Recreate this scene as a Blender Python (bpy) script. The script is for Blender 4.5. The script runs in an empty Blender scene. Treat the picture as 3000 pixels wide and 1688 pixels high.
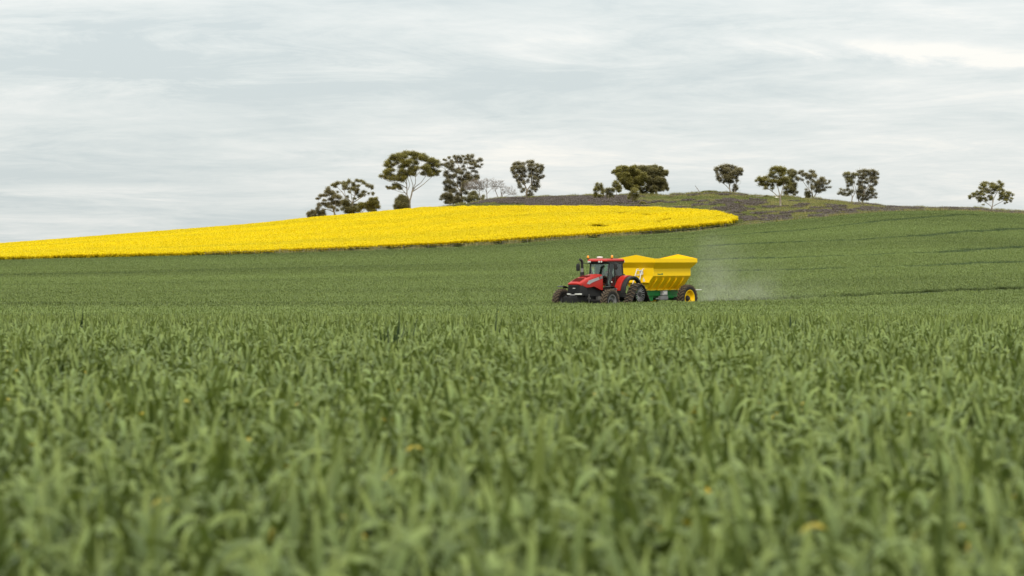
import bpy, bmesh, math, random
import numpy as np
from mathutils import Vector, Matrix, Euler, noise as mnoise

# ------------------------------------------------------------------ camera, sky, sun, exposure
C = bpy.context.scene.collection
scene = bpy.context.scene
F = 8333.0            # focal length in pixels of the 3000 px wide photograph
HZ = 900.0            # row of the eye level
CAMZ = 1.07

cam_d = bpy.data.cameras.new('camera')
cam = bpy.data.objects.new('camera', cam_d); C.objects.link(cam)
cam_d.sensor_width = 36.0
cam_d.lens = 36.0 * F / 3000.0
cam.location = (0, 0, CAMZ)
cam.rotation_euler = (math.radians(90) + math.atan((HZ - 844.0) / F), 0, 0)
cam_d.clip_start = 0.05; cam_d.clip_end = 20000
cam_d.dof.use_dof = True; cam_d.dof.focus_distance = 178.0; cam_d.dof.aperture_fstop = 4.0
cam_d.dof.aperture_blades = 8
scene.camera = cam

SUN_EL = math.radians(50); SUN_AZ = math.radians(178)      # compass-like, clockwise from +Y
world = bpy.data.worlds.new('World'); scene.world = world; world.use_nodes = True
wn = world.node_tree; wn.nodes.clear()
def N(t, typ, **kw):
    n = t.nodes.new(typ)
    for k, v in kw.items():
        if k in n.inputs: n.inputs[k].default_value = v
        else: setattr(n, k, v)
    return n
sky = N(wn, 'ShaderNodeTexSky', sky_type='NISHITA', sun_disc=False, sun_elevation=SUN_EL, sun_rotation=SUN_AZ, air_density=1.0, dust_density=2.0, ozone_density=1.0)
tc = N(wn, 'ShaderNodeTexCoord')
sep = N(wn, 'ShaderNodeSeparateXYZ'); wn.links.new(tc.outputs['Generated'], sep.inputs[0])
def M(t, op, a, b=None, c=None, clamp=False):
    n = t.nodes.new('ShaderNodeMath'); n.operation = op; n.use_clamp = clamp
    for i, v in enumerate((a, b, c)):
        if v is None: continue
        if isinstance(v, (int, float)): n.inputs[i].default_value = v
        else: t.links.new(v, n.inputs[i])
    return n.outputs[0]
zc = M(wn, 'MAXIMUM', sep.outputs['Z'], 0.0)
den = M(wn, 'ADD', zc, 0.07)
px_ = M(wn, 'DIVIDE', sep.outputs['X'], den); py_ = M(wn, 'DIVIDE', sep.outputs['Y'], den)
cmb = N(wn, 'ShaderNodeCombineXYZ'); wn.links.new(px_, cmb.inputs[0]); wn.links.new(py_, cmb.inputs[1])
def wnoise(scale, detail, rough, off, dist=0.0):
    mp = N(wn, 'ShaderNodeMapping'); mp.inputs['Location'].default_value = off; wn.links.new(cmb.outputs[0], mp.inputs[0])
    n = N(wn, 'ShaderNodeTexNoise', Scale=scale, Detail=detail, Roughness=rough, Distortion=dist)
    wn.links.new(mp.outputs[0], n.inputs['Vector']); return n.outputs['Fac']
n1 = wnoise(0.55, 8, 0.6, (3.1, 7.7, 0.3), 0.3)
n2 = wnoise(1.7, 10, 0.68, (9.4, 1.2, 4.4), 0.8)
n3 = wnoise(4.6, 10, 0.7, (1.4, 5.2, 2.4), 1.2)
mixn = M(wn, 'ADD', M(wn, 'ADD', M(wn, 'MULTIPLY', n1, 0.52), M(wn, 'MULTIPLY', n2, 0.34)), M(wn, 'MULTIPLY', n3, 0.14))
def bank(ax, el, wx, wz, amp, tilt=0.0):
    """a cloud bank or clearing at one direction of the sky (azimuth sine ax, height el)"""
    global mixn
    dx = M(wn, 'DIVIDE', M(wn, 'SUBTRACT', sep.outputs['X'], ax), wx)
    dz = M(wn, 'DIVIDE', M(wn, 'SUBTRACT', M(wn, 'SUBTRACT', sep.outputs['Z'], el), M(wn, 'MULTIPLY', M(wn, 'SUBTRACT', sep.outputs['X'], ax), tilt)), wz)
    dz = M(wn, 'ADD', dz, M(wn, 'MULTIPLY', M(wn, 'SUBTRACT', n2, 0.5), 3.0))
    g = M(wn, 'SUBTRACT', 1.0, M(wn, 'SQRT', M(wn, 'ADD', M(wn, 'MULTIPLY', dx, dx), M(wn, 'MULTIPLY', dz, dz))), clamp=True)
    g = M(wn, 'MULTIPLY', g, M(wn, 'GREATER_THAN', sep.outputs['Y'], 0.0))
    mixn = M(wn, 'ADD', mixn, M(wn, 'MULTIPLY', g, amp))
bank(0.145, 0.088, 0.075, 0.006, 0.16, -0.07)
bank(-0.145, 0.0405, 0.055, 0.003, 0.12, 0.0)
bank(-0.12, 0.075, 0.10, 0.022, -0.09, 0.0)
bank(-0.14, 0.052, 0.12, 0.012, -0.06, 0.0)
bank(0.02, 0.10, 0.12, 0.018, 0.07, 0.0)
bank(-0.02, 0.062, 0.09, 0.016, 0.035, 0.0)
cr = N(wn, 'ShaderNodeValToRGB'); wn.links.new(mixn, cr.inputs[0])
e = cr.color_ramp.elements
e[0].position = 0.395; e[0].color = (0.615, 0.675, 0.68, 1)
e[1].position = 0.60; e[1].color = (0.95, 0.93, 0.87, 1)
e.new(0.46).color = (0.71, 0.755, 0.745, 1)
e.new(0.53).color = (0.81, 0.832, 0.81, 1)
skys = N(wn, 'ShaderNodeVectorMath', operation='SCALE'); wn.links.new(sky.outputs[0], skys.inputs[0]); skys.inputs['Scale'].default_value = 0.10
mx = N(wn, 'ShaderNodeMix', data_type='RGBA'); wn.links.new(skys.outputs[0], mx.inputs['A']); wn.links.new(cr.outputs[0], mx.inputs['B'])
mx.inputs['Factor'].default_value = 0.90
zen = M(wn, 'ADD', 1.0, M(wn, 'MULTIPLY', zc, 1.35))       # an overcast sky is brighter overhead than at the horizon
bg = N(wn, 'ShaderNodeBackground'); wn.links.new(mx.outputs['Result'], bg.inputs['Color']); wn.links.new(zen, bg.inputs['Strength'])
wo = N(wn, 'ShaderNodeOutputWorld'); wn.links.new(bg.outputs[0], wo.inputs['Surface'])

sun_d = bpy.data.lights.new('sun', 'SUN'); sun = bpy.data.objects.new('sun', sun_d); C.objects.link(sun)
sun_d.energy = 2.2; sun_d.angle = math.radians(8); sun_d.color = (1.0, 0.95, 0.86)
sdir = Vector((math.sin(SUN_AZ) * math.cos(SUN_EL), math.cos(SUN_AZ) * math.cos(SUN_EL), math.sin(SUN_EL)))
sun.rotation_euler = (-sdir).to_track_quat('-Z', 'Y').to_euler(); sun.location = (0, 0, 60)

scene.view_settings.view_transform = 'Standard'; scene.view_settings.look = 'None'
scene.view_settings.exposure = 0.0; scene.view_settings.gamma = 1.0
scene.cycles.max_bounces = 7; scene.cycles.diffuse_bounces = 3; scene.cycles.glossy_bounces = 2
scene.cycles.transmission_bounces = 4; scene.cycles.transparent_max_bounces = 8; scene.cycles.volume_bounces = 1
scene.cycles.volume_step_rate = 1.0; scene.cycles.volume_max_steps = 64
scene.cycles.use_denoising = True

# ------------------------------------------------------------------ helpers
def tag(o, label=None, cat=None, group=None, kind=None):
    if label: o['label'] = label
    if cat: o['category'] = cat
    if group: o['group'] = group
    if kind: o['kind'] = kind
    return o
def thing(name, label, cat, loc=(0, 0, 0), rot=(0, 0, 0), group=None):
    o = bpy.data.objects.new(name, None); C.objects.link(o); o.empty_display_size = 0.3
    o.location = loc; o.rotation_euler = rot
    return tag(o, label, cat, group)

class MB:
    def __init__(s): s.v = []; s.f = []
    def add(s, vs, fs):
        b = len(s.v); s.v += [tuple(v) for v in vs]; s.f += [tuple(i + b for i in f) for f in fs]; return s
    def box(s, x0, x1, y0, y1, z0, z1, rot=None, org=(0, 0, 0)):
        vs = [Vector((x, y, z)) for x in (x0, x1) for y in (y0, y1) for z in (z0, z1)]
        if rot is not None: vs = [rot @ v for v in vs]
        o = Vector(org); vs = [v + o for v in vs]
        return s.add(vs, [(0, 1, 3, 2), (4, 6, 7, 5), (0, 4, 5, 1), (2, 3, 7, 6), (0, 2, 6, 4), (1, 5, 7, 3)])
    def tube(s, pts, rad, n=8, cap=True):
        pts = [Vector(p) for p in pts]
        if not isinstance(rad, (list, tuple)): rad = [rad] * len(pts)
        b = len(s.v); up = Vector((0, 0, 1)); pa = None
        for i, p in enumerate(pts):
            d = (pts[min(i + 1, len(pts) - 1)] - pts[max(i - 1, 0)]).normalized()
            if pa is None:
                pa = d.cross(up)
                if pa.length < 1e-3: pa = d.cross(Vector((1, 0, 0)))
            pa = (pa - d * pa.dot(d)).normalized(); pb = d.cross(pa)
            for k in range(n):
                a = 2 * math.pi * k / n
                s.v.append(tuple(p + (pa * math.cos(a) + pb * math.sin(a)) * rad[i]))
        for i in range(len(pts) - 1):
            for k in range(n):
                k2 = (k + 1) % n
                s.f.append((b + i * n + k, b + i * n + k2, b + (i + 1) * n + k2, b + (i + 1) * n + k))
        if cap:
            s.f.append(tuple(b + k for k in range(n))[::-1]); e_ = b + (len(pts) - 1) * n
            s.f.append(tuple(e_ + k for k in range(n)))
        return s
    def lathe(s, prof, c=(0, 0, 0), axis='y', n=32, closed=False):
        """prof: (axial, radius)"""
        b = len(s.v); m = len(prof)
        for k in range(n):
            a = 2 * math.pi * k / n; ca, sa = math.cos(a), math.sin(a)
            for (t, r) in prof:
                if axis == 'y': p = (c[0] + r * ca, c[1] + t, c[2] + r * sa)
                elif axis == 'z': p = (c[0] + r * ca, c[1] + r * sa, c[2] + t)
                else: p = (c[0] + t, c[1] + r * ca, c[2] + r * sa)
                s.v.append(p)
        rng = m if closed else m - 1
        for k in range(n):
            k2 = (k + 1) % n
            for j in range(rng):
                j2 = (j + 1) % m
                s.f.append((b + k * m + j, b + k * m + j2, b + k2 * m + j2, b + k2 * m + j))
        return s
    def loft(s, secs, cap=True):
        b = len(s.v); n = len(secs[0])
        for sec in secs: s.v += [tuple(p) for p in sec]
        for i in range(len(secs) - 1):
            for k in range(n):
                k2 = (k + 1) % n
                s.f.append((b + i * n + k, b + i * n + k2, b + (i + 1) * n + k2, b + (i + 1) * n + k))
        if cap:
            s.f.append(tuple(b + k for k in range(n))[::-1]); e_ = b + (len(secs) - 1) * n
            s.f.append(tuple(e_ + k for k in range(n)))
        return s
    def prism(s, poly, y0, y1):
        """poly in xz, extruded along y"""
        n = len(poly)
        return s.add([(x, y0, z) for x, z in poly] + [(x, y1, z) for x, z in poly],
                     [tuple(range(n))[::-1], tuple(range(n, 2 * n))] + [(k, (k + 1) % n, n + (k + 1) % n, n + k) for k in range(n)])
    def build(s, name, m, parent=None, smooth=False, bevel=0.0, label=None):
        me = bpy.data.meshes.new(name); me.from_pydata(s.v, [], s.f); me.validate()
        bm = bmesh.new(); bm.from_mesh(me); bmesh.ops.recalc_face_normals(bm, faces=bm.faces); bm.to_mesh(me); bm.free()
        me.materials.append(m)
        o = bpy.data.objects.new(name, me); C.objects.link(o)
        if parent is not None: o.parent = parent
        if smooth:
            me.polygons.foreach_set('use_smooth', [True] * len(me.polygons))
            try: me.set_sharp_from_angle(angle=math.radians(38))
            except Exception: pass
        if bevel:
            md = o.modifiers.new('bevel', 'BEVEL'); md.width = bevel; md.segments = 2; md.limit_method = 'ANGLE'; md.angle_limit = math.radians(35)
        if label: o['label'] = label
        return o

def copy_tree(o, parent=None):
    c = o.copy(); C.objects.link(c); c.parent = parent
    for ch in list(o.children): copy_tree(ch, c)
    return c

# ------------------------------------------------------------------ materials
def base_mat(name):
    m = bpy.data.materials.new(name); m.use_nodes = True; t = m.node_tree; t.nodes.clear()
    out = N(t, 'ShaderNodeOutputMaterial'); return m, t, out
def paint(name, col, rough=0.4, metal=0.0, dirt=0.25, dirtcol=(0.16, 0.13, 0.09), scale=3.0, coat=0.0):
    m, t, out = base_mat(name)
    tcn = N(t, 'ShaderNodeTexCoord')
    n = N(t, 'ShaderNodeTexNoise', Scale=scale, Detail=6, Roughness=0.65); t.links.new(tcn.outputs['Object'], n.inputs['Vector'])
    r = N(t, 'ShaderNodeMapRange'); t.links.new(n.outputs['Fac'], r.inputs['Value']); r.inputs['From Min'].default_value = 0.45; r.inputs['From Max'].default_value = 0.8
    r.inputs['To Max'].default_value = dirt
    mxx = N(t, 'ShaderNodeMix', data_type='RGBA'); mxx.inputs['A'].default_value = (*col, 1); mxx.inputs['B'].default_value = (*dirtcol, 1)
    t.links.new(r.outputs[0], mxx.inputs['Factor'])
    p = N(t, 'ShaderNodeBsdfPrincipled', Roughness=rough, Metallic=metal); p.inputs['Specular IOR Level'].default_value = 0.3; t.links.new(mxx.outputs['Result'], p.inputs['Base Color'])
    p.inputs['Coat Weight'].default_value = coat
    rr = M(t, 'ADD', M(t, 'MULTIPLY', n.outputs['Fac'], 0.25), rough - 0.1); t.links.new(rr, p.inputs['Roughness'])
    t.links.new(p.outputs[0], out.inputs[0]); return m
MAT = {}
MAT['red'] = paint('red_paint', (0.40, 0.010, 0.003), 0.4, dirt=0.15, coat=0.1)
MAT['darkred'] = paint('dark_red_vent', (0.16, 0.012, 0.008), 0.6)
MAT['yellow'] = paint('yellow_paint', (0.95, 0.60, 0.0), 0.55, dirt=0.08, dirtcol=(0.5, 0.34, 0.08), coat=0.0)
MAT['green'] = paint('green_paint', (0.006, 0.17, 0.03), 0.4, dirt=0.3, coat=0.2)
MAT['black'] = paint('black_plastic', (0.018, 0.018, 0.018), 0.5, dirt=0.35, dirtcol=(0.07, 0.06, 0.045))
MAT['rubber'] = paint('tyre_rubber', (0.018, 0.016, 0.014), 0.85, dirt=0.5, dirtcol=(0.09, 0.068, 0.042), scale=5)
MAT['lug'] = paint('dusty_tread', (0.085, 0.062, 0.04), 0.9, dirt=0.6, dirtcol=(0.17, 0.125, 0.08), scale=9)
MAT['steel'] = paint('bare_steel', (0.32, 0.31, 0.29), 0.35, metal=0.8, dirt=0.5)
MAT['grey'] = paint('grey_paint', (0.2, 0.2, 0.2), 0.5)
MAT['white'] = paint('white_paint', (0.75, 0.74, 0.7), 0.5, dirt=0.3)
MAT['silver'] = paint('silver_decal', (0.36, 0.36, 0.36), 0.4, dirt=0.5)
MAT['lens'] = paint('lamp_lens', (0.6, 0.6, 0.55), 0.2, dirt=0.3)
MAT['amber'] = paint('amber_lens', (0.85, 0.33, 0.02), 0.25, dirt=0.0, coat=0.5)
MAT['rock'] = paint('pale_rock', (0.55, 0.52, 0.42), 0.9, dirt=0.6)
MAT['post'] = paint('post_wood', (0.2, 0.18, 0.15), 0.9, dirt=0.8)
MAT['skin'] = paint('skin', (0.45, 0.24, 0.16), 0.55, dirt=0.0)
MAT['shirt'] = paint('red_shirt', (0.42, 0.05, 0.06), 0.85, dirt=0.1)
MAT['trousers'] = paint('dark_trousers', (0.03, 0.035, 0.05), 0.85, dirt=0.2)
MAT['hair'] = paint('dark_hair', (0.02, 0.014, 0.01), 0.8, dirt=0.0)
MAT['logtimber'] = paint('dead_timber', (0.22, 0.19, 0.16), 0.9, dirt=0.8, dirtcol=(0.07, 0.06, 0.05))
def glass_mat():
    m, t, out = base_mat('cab_glass')
    tr = N(t, 'ShaderNodeBsdfTransparent'); tr.inputs[0].default_value = (0.74, 0.84, 0.76, 1)
    gl = N(t, 'ShaderNodeBsdfGlossy', Roughness=0.03); gl.inputs[0].default_value = (0.9, 0.95, 0.92, 1)
    fr = N(t, 'ShaderNodeFresnel', IOR=1.5)
    ms = N(t, 'ShaderNodeMixShader'); t.links.new(M(t, 'ADD', fr.outputs[0], 0.03), ms.inputs[0]); t.links.new(tr.outputs[0], ms.inputs[1]); t.links.new(gl.outputs[0], ms.inputs[2])
    t.links.new(ms.outputs[0], out.inputs[0]); return m
MAT['glass'] = glass_mat()

def leafy(name, c0, c1, c2=None, transl=0.35, rough=0.5, noise_amp=0.35, spec=0.4, big=(0.012, 0.05), stretch=(0.25, 1.0), trcol=None, tip=None, patch=0.0):
    """plant matter: per-blade tone in col.r, 0..1 along the blade in col.g, col.b marks yellowed blades"""
    m, t, out = base_mat(name)
    at = N(t, 'ShaderNodeAttribute', attribute_name='col'); s_ = N(t, 'ShaderNodeSeparateColor'); t.links.new(at.outputs['Color'], s_.inputs[0])
    geo = N(t, 'ShaderNodeNewGeometry')
    mp = N(t, 'ShaderNodeMapping'); t.links.new(geo.outputs['Position'], mp.inputs[0]); mp.inputs['Scale'].default_value = (stretch[0], stretch[1], 0.0)
    na = N(t, 'ShaderNodeTexNoise', Scale=big[0], Detail=5, Roughness=0.6); t.links.new(mp.outputs[0], na.inputs['Vector'])
    nb = N(t, 'ShaderNodeTexNoise', Scale=big[1], Detail=4, Roughness=0.6); t.links.new(mp.outputs[0], nb.inputs['Vector'])
    k = M(t, 'ADD', M(t, 'MULTIPLY', M(t, 'SUBTRACT', na.outputs['Fac'], 0.5), 2.2), M(t, 'MULTIPLY', M(t, 'SUBTRACT', nb.outputs['Fac'], 0.5), 1.6))
    fac = M(t, 'ADD', s_.outputs[0], M(t, 'MULTIPLY', k, noise_amp), clamp=True)
    a = N(t, 'ShaderNodeMix', data_type='RGBA'); a.inputs['A'].default_value = (*c0, 1); a.inputs['B'].default_value = (*c1, 1); t.links.new(fac, a.inputs['Factor'])
    res = a.outputs['Result']
    if tip:
        tp = N(t, 'ShaderNodeMix', data_type='RGBA'); t.links.new(res, tp.inputs['A']); tp.inputs['B'].default_value = (*tip, 1)
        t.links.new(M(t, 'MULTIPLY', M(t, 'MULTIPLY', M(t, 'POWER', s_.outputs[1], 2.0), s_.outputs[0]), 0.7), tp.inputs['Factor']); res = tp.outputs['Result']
    if c2:
        b_ = N(t, 'ShaderNodeMix', data_type='RGBA'); t.links.new(res, b_.inputs['A']); b_.inputs['B'].default_value = (*c2, 1); t.links.new(M(t, 'MULTIPLY', s_.outputs[2], M(t, 'SUBTRACT', 1.0, M(t, 'MULTIPLY', k, patch)), clamp=True) if patch else s_.outputs[2], b_.inputs['Factor']); res = b_.outputs['Result']
    p = N(t, 'ShaderNodeBsdfPrincipled', Roughness=rough); p.inputs['Specular IOR Level'].default_value = spec
    t.links.new(res, p.inputs['Base Color'])
    if transl > 0:
        tr = N(t, 'ShaderNodeBsdfTranslucent')
        ml = N(t, 'ShaderNodeMix', data_type='RGBA', blend_type='MULTIPLY'); ml.inputs['Factor'].default_value = 1
        t.links.new(res, ml.inputs['A']); ml.inputs['B'].default_value = (*(trcol or (1.3, 1.35, 0.5)), 1); t.links.new(ml.outputs['Result'], tr.inputs[0])
        ms = N(t, 'ShaderNodeMixShader'); ms.inputs[0].default_value = transl
        t.links.new(p.outputs[0], ms.inputs[1]); t.links.new(tr.outputs[0], ms.inputs[2]); t.links.new(ms.outputs[0], out.inputs[0])
    else: t.links.new(p.outputs[0], out.inputs[0])
    return m
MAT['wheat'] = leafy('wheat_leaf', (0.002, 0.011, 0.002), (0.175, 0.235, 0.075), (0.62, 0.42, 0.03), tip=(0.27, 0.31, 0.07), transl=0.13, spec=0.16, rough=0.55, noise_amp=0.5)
MAT['wheatdark'] = leafy('dark_and_track_shade_leaf', (0.006, 0.018, 0.006), (0.085, 0.125, 0.044), (0.5, 0.4, 0.04), transl=0.22, spec=0.16, noise_amp=0.5)  # darker leaf: paints gap shade along wheel tracks; also plain dark weeds
MAT['canola'] = leafy('canola_plant', (0.12, 0.15, 0.03), (0.24, 0.27, 0.05), (0.84, 0.66, 0.001), transl=0.35, noise_amp=0.2, big=(0.03, 0.35), patch=0.30, trcol=(1, 1, 1), rough=0.7, spec=0.2)
MAT['grass'] = leafy('pasture_grass', (0.08, 0.10, 0.024), (0.17, 0.19, 0.05), (0.40, 0.33, 0.12), transl=0.3)
MAT['weed'] = leafy('purple_weed', (0.09, 0.075, 0.035), (0.17, 0.147, 0.072), (0.148, 0.116, 0.132), transl=0.2)
MAT['drygrass'] = leafy('olive_grass', (0.12, 0.13, 0.045), (0.24, 0.22, 0.09), (0.45, 0.36, 0.12), transl=0.3)
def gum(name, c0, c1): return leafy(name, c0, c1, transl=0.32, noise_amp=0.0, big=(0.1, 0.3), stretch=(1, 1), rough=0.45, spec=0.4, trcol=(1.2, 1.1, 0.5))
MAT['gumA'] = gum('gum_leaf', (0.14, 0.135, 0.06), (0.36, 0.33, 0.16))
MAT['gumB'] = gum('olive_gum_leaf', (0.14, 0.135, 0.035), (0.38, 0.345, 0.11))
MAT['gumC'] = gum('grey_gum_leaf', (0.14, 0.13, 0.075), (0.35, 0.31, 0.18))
def bark(name, a_, b_):
    m, t, out = base_mat(name)
    tcn = N(t, 'ShaderNodeTexCoord'); mp = N(t, 'ShaderNodeMapping'); mp.inputs['Scale'].default_value = (1, 1, 0.3); t.links.new(tcn.outputs['Object'], mp.inputs[0])
    n = N(t, 'ShaderNodeTexNoise', Scale=2.5, Detail=6, Roughness=0.7); t.links.new(mp.outputs[0], n.inputs['Vector'])
    r = N(t, 'ShaderNodeValToRGB'); t.links.new(n.outputs['Fac'], r.inputs[0]); r.color_ramp.elements[0].color = (*a_, 1); r.color_ramp.elements[1].color = (*b_, 1)
    r.color_ramp.elements[0].position = 0.35; r.color_ramp.elements[1].position = 0.65
    p = N(t, 'ShaderNodeBsdfPrincipled', Roughness=0.85); t.links.new(r.outputs[0], p.inputs['Base Color']); t.links.new(p.outputs[0], out.inputs[0]); return m
MAT['barkpale'] = bark('pale_bark', (0.17, 0.13, 0.09), (0.48, 0.42, 0.33))
MAT['barkdark'] = bark('dark_bark', (0.06, 0.045, 0.035), (0.2, 0.16, 0.12))
MAT['barkdead'] = bark('bare_twigs', (0.15, 0.122, 0.098), (0.33, 0.28, 0.23))

# ------------------------------------------------------------------ the lie of the land
def pchip(xs, ys):
    xs = np.array(xs, float); ys = np.array(ys, float); h = np.diff(xs); d = np.diff(ys) / h
    m = np.zeros_like(ys); m[0] = d[0]; m[-1] = d[-1]
    for i in range(1, len(xs) - 1):
        if d[i - 1] * d[i] > 0:
            w1 = 2 * h[i] + h[i - 1]; w2 = h[i] + 2 * h[i - 1]; m[i] = (w1 + w2) / (w1 / d[i - 1] + w2 / d[i])
    def f(x):
        x = np.clip(x, xs[0], xs[-1]); i = np.clip(np.searchsorted(xs, x) - 1, 0, len(xs) - 2)
        t = (x - xs[i]) / h[i]; t2 = t * t; t3 = t2 * t
        return (2 * t3 - 3 * t2 + 1) * ys[i] + (t3 - 2 * t2 + t) * h[i] * m[i] + (-2 * t3 + 3 * t2) * ys[i + 1] + (t3 - t2) * h[i] * m[i + 1]
    return f
CROP = 0.72
# canopy height against the eye, near part
near = pchip([-50, 0, 6, 12, 20, 30, 38, 45, 52, 60, 80, 100, 120, 135, 150, 165, 177, 184], [-0.64, -0.63, -0.60, -0.545, -0.465, -0.38, -0.33, -0.302, -0.315, -0.355, -0.42, -0.395, -0.32, -0.225, -0.11, 0.08, 0.276, 0.386])
E0 = 480.0; S0 = 760.0
g_edge = pchip([-900, 0, 388, 700, 1000, 1456, 1635, 1747, 1900, 2050, 2157, 2282, 2400, 2511, 2640, 2787, 2905, 3000, 3900],
               [790, 764, 756, 747, 735, 716, 704, 697, 687, 676, 662, 647, 635, 624, 616, 615, 621, 627, 690])
g_sky = pchip([-900, 0, 200, 388, 600, 776, 902, 1043, 1200, 1266, 1320, 1394, 1444, 1481, 1616, 1752, 1942, 2023, 2078, 2160, 2234, 2345, 2419, 2492, 2540, 2603, 2714, 2861, 2916, 3000, 3900],
              [770, 714, 700, 685, 667, 652, 639, 627.5, 613.5, 608.5, 603, 594, 586, 582, 577, 574, 572, 570, 566, 570, 577, 581, 588, 596, 599, 607, 610, 613, 619, 625, 690])
veg = pchip([-900, 1150, 1300, 1450, 3900], [14.5, 14.5, 7, 4, 4])
y_up = pchip([1100, 1200, 1270, 1320, 1400, 1481, 1600, 1750, 1880, 2000, 2087, 2120, 2150, 2159], [600, 607, 608.5, 607, 605, 604.5, 604.5, 605, 607.5, 612, 619.5, 626, 636, 643])
y_lo = pchip([-900, 0, 388, 700, 1000, 1456, 1560, 1635, 1747, 1900, 2038, 2100, 2140, 2159], [790, 761, 753, 743, 731, 709, 702, 697, 690, 679, 667, 660, 652, 643])
shapeF = pchip([177, 184, 200, 221, 260, 300, 400, 480], [0, 0.024, 0.09, 0.177, 0.337, 0.486, 0.794, 1.0])
def terrain(X, Y):
    """ground height, world z"""
    X = np.asarray(X, float); Y = np.asarray(Y, float)
    u = np.clip(1500 + F * X / np.maximum(Y, 60.0), -900, 3900)
    zn = near(Y) - CROP
    # middle: 177..E0
    Ym = np.clip(Y, 177, E0); ye = g_edge(u)
    ym = 887 + (ye - 887) * shapeF(Ym)
    zm = (HZ - ym) / F * Ym - CROP
    # upper: E0..S0
    Yu = np.clip(Y, E0, S0); t = (Yu - E0) / (S0 - E0)
    ys = g_sky(u) + veg(u); yge = ye + CROP * F / E0
    yu = yge + (ys - yge) * (1 - (1 - t) ** 1.7)
    zu = (HZ - yu) / F * Yu
    zs = (HZ - ys) / F * S0
    o = np.maximum(Y - S0, 0)
    zb = zs + o * 0.012 - (o / 26.0) ** 2 * 0.35
    zb = np.where(o > 400, zs + 400 * .012 - (400 / 26.) ** 2 * .35 - (o - 400) * 0.01, zb)
    z = np.where(Y < 177, zn, zm)
    z = np.where(Y > E0, zu, z); z = np.where(Y > S0, zb, z)
    # low undulation of the paddock, growing with distance
    w = np.clip((Y - 215) / 200, 0, 1)
    z = z + w * 0.10 * (np.sin(X * 0.071 + Y * 0.013) + np.sin(X * 0.031 - Y * 0.047 + 1.3))
    return z + CAMZ
def T(x, y): return float(terrain(x, y))
def U(X, Y): return 1500 + F * np.asarray(X) / np.maximum(Y, 1.0)
def ypix(X, Y, h=0.0): return HZ - (terrain(X, Y) + h - CAMZ) * F / np.maximum(Y, 1.0)
def solveY(u, y, lo=190.0, hi=S0, h=0.0):
    """distance at which the ground seen in column u stands at row y"""
    for _ in range(50):
        mid = (lo + hi) / 2
        if float(ypix((u - 1500) / F * mid, mid, h)) > y: lo = mid
        else: hi = mid
    return (lo + hi) / 2
def fbm(x, y, s, seed=0.0):
    return mnoise.fractal(Vector((x * s + seed, y * s - seed, seed)), 1.0, 2.0, 4)

ys_rows = np.concatenate([np.arange(-40, 60, 2.0), np.arange(60, 480, 4.0), np.arange(480, 800, 4.0), np.arange(800, 1200, 20.0), np.arange(1200, 4200, 200.0)])
ncol = 241; tt = np.linspace(-1, 1, ncol)
GX = np.array([tt * (50 + 0.42 * max(y, 0) + 0.4 * max(y - 900, 0)) for y in ys_rows]); GY = np.repeat(ys_rows[:, None], ncol, 1)
GZ = terrain(GX, GY)
def grid_mesh(name, GX, GY, GZ, mats):
    r, c = GX.shape; me = bpy.data.meshes.new(name)
    v = np.stack([GX, GY, GZ], -1).reshape(-1, 3)
    i = np.arange((r - 1) * (c - 1)); a = (i // (c - 1)) * c + i % (c - 1)
    me.from_pydata(v.tolist(), [], np.stack([a, a + 1, a + c + 1, a + c], -1).tolist())
    for m in mats: me.materials.append(m)
    me.polygons.foreach_set('use_smooth', [True] * len(me.polygons))
    o = bpy.data.objects.new(name, me); C.objects.link(o); return o
m, t, out = base_mat('soil_and_short_grass')
geo = N(t, 'ShaderNodeNewGeometry')
na = N(t, 'ShaderNodeTexNoise', Scale=0.08, Detail=8, Roughness=0.7); t.links.new(geo.outputs['Position'], na.inputs['Vector'])
nb = N(t, 'ShaderNodeTexNoise', Scale=3.0, Detail=6, Roughness=0.7); t.links.new(geo.outputs['Position'], nb.inputs['Vector'])
r1 = N(t, 'ShaderNodeValToRGB'); t.links.new(M(t, 'ADD', M(t, 'MULTIPLY', na.outputs['Fac'], 0.6), M(t, 'MULTIPLY', nb.outputs['Fac'], 0.4)), r1.inputs[0])
r1.color_ramp.elements[0].position = 0.38; r1.color_ramp.elements[0].color = (0.075, 0.06, 0.035, 1)
r1.color_ramp.elements[1].position = 0.62; r1.color_ramp.elements[1].color = (0.11, 0.125, 0.04, 1)
p = N(t, 'ShaderNodeBsdfPrincipled', Roughness=0.95); t.links.new(r1.outputs[0], p.inputs['Base Color'])
bp = N(t, 'ShaderNodeBump', Strength=0.6, Distance=0.05); t.links.new(nb.outputs['Fac'], bp.inputs['Height']); t.links.new(bp.outputs[0], p.inputs['Normal'])
t.links.new(p.outputs[0], out.inputs[0]); MAT['soil'] = m
ground = grid_mesh('ground', GX, GY, GZ, [MAT['soil']]); tag(ground, kind='structure')
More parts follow.
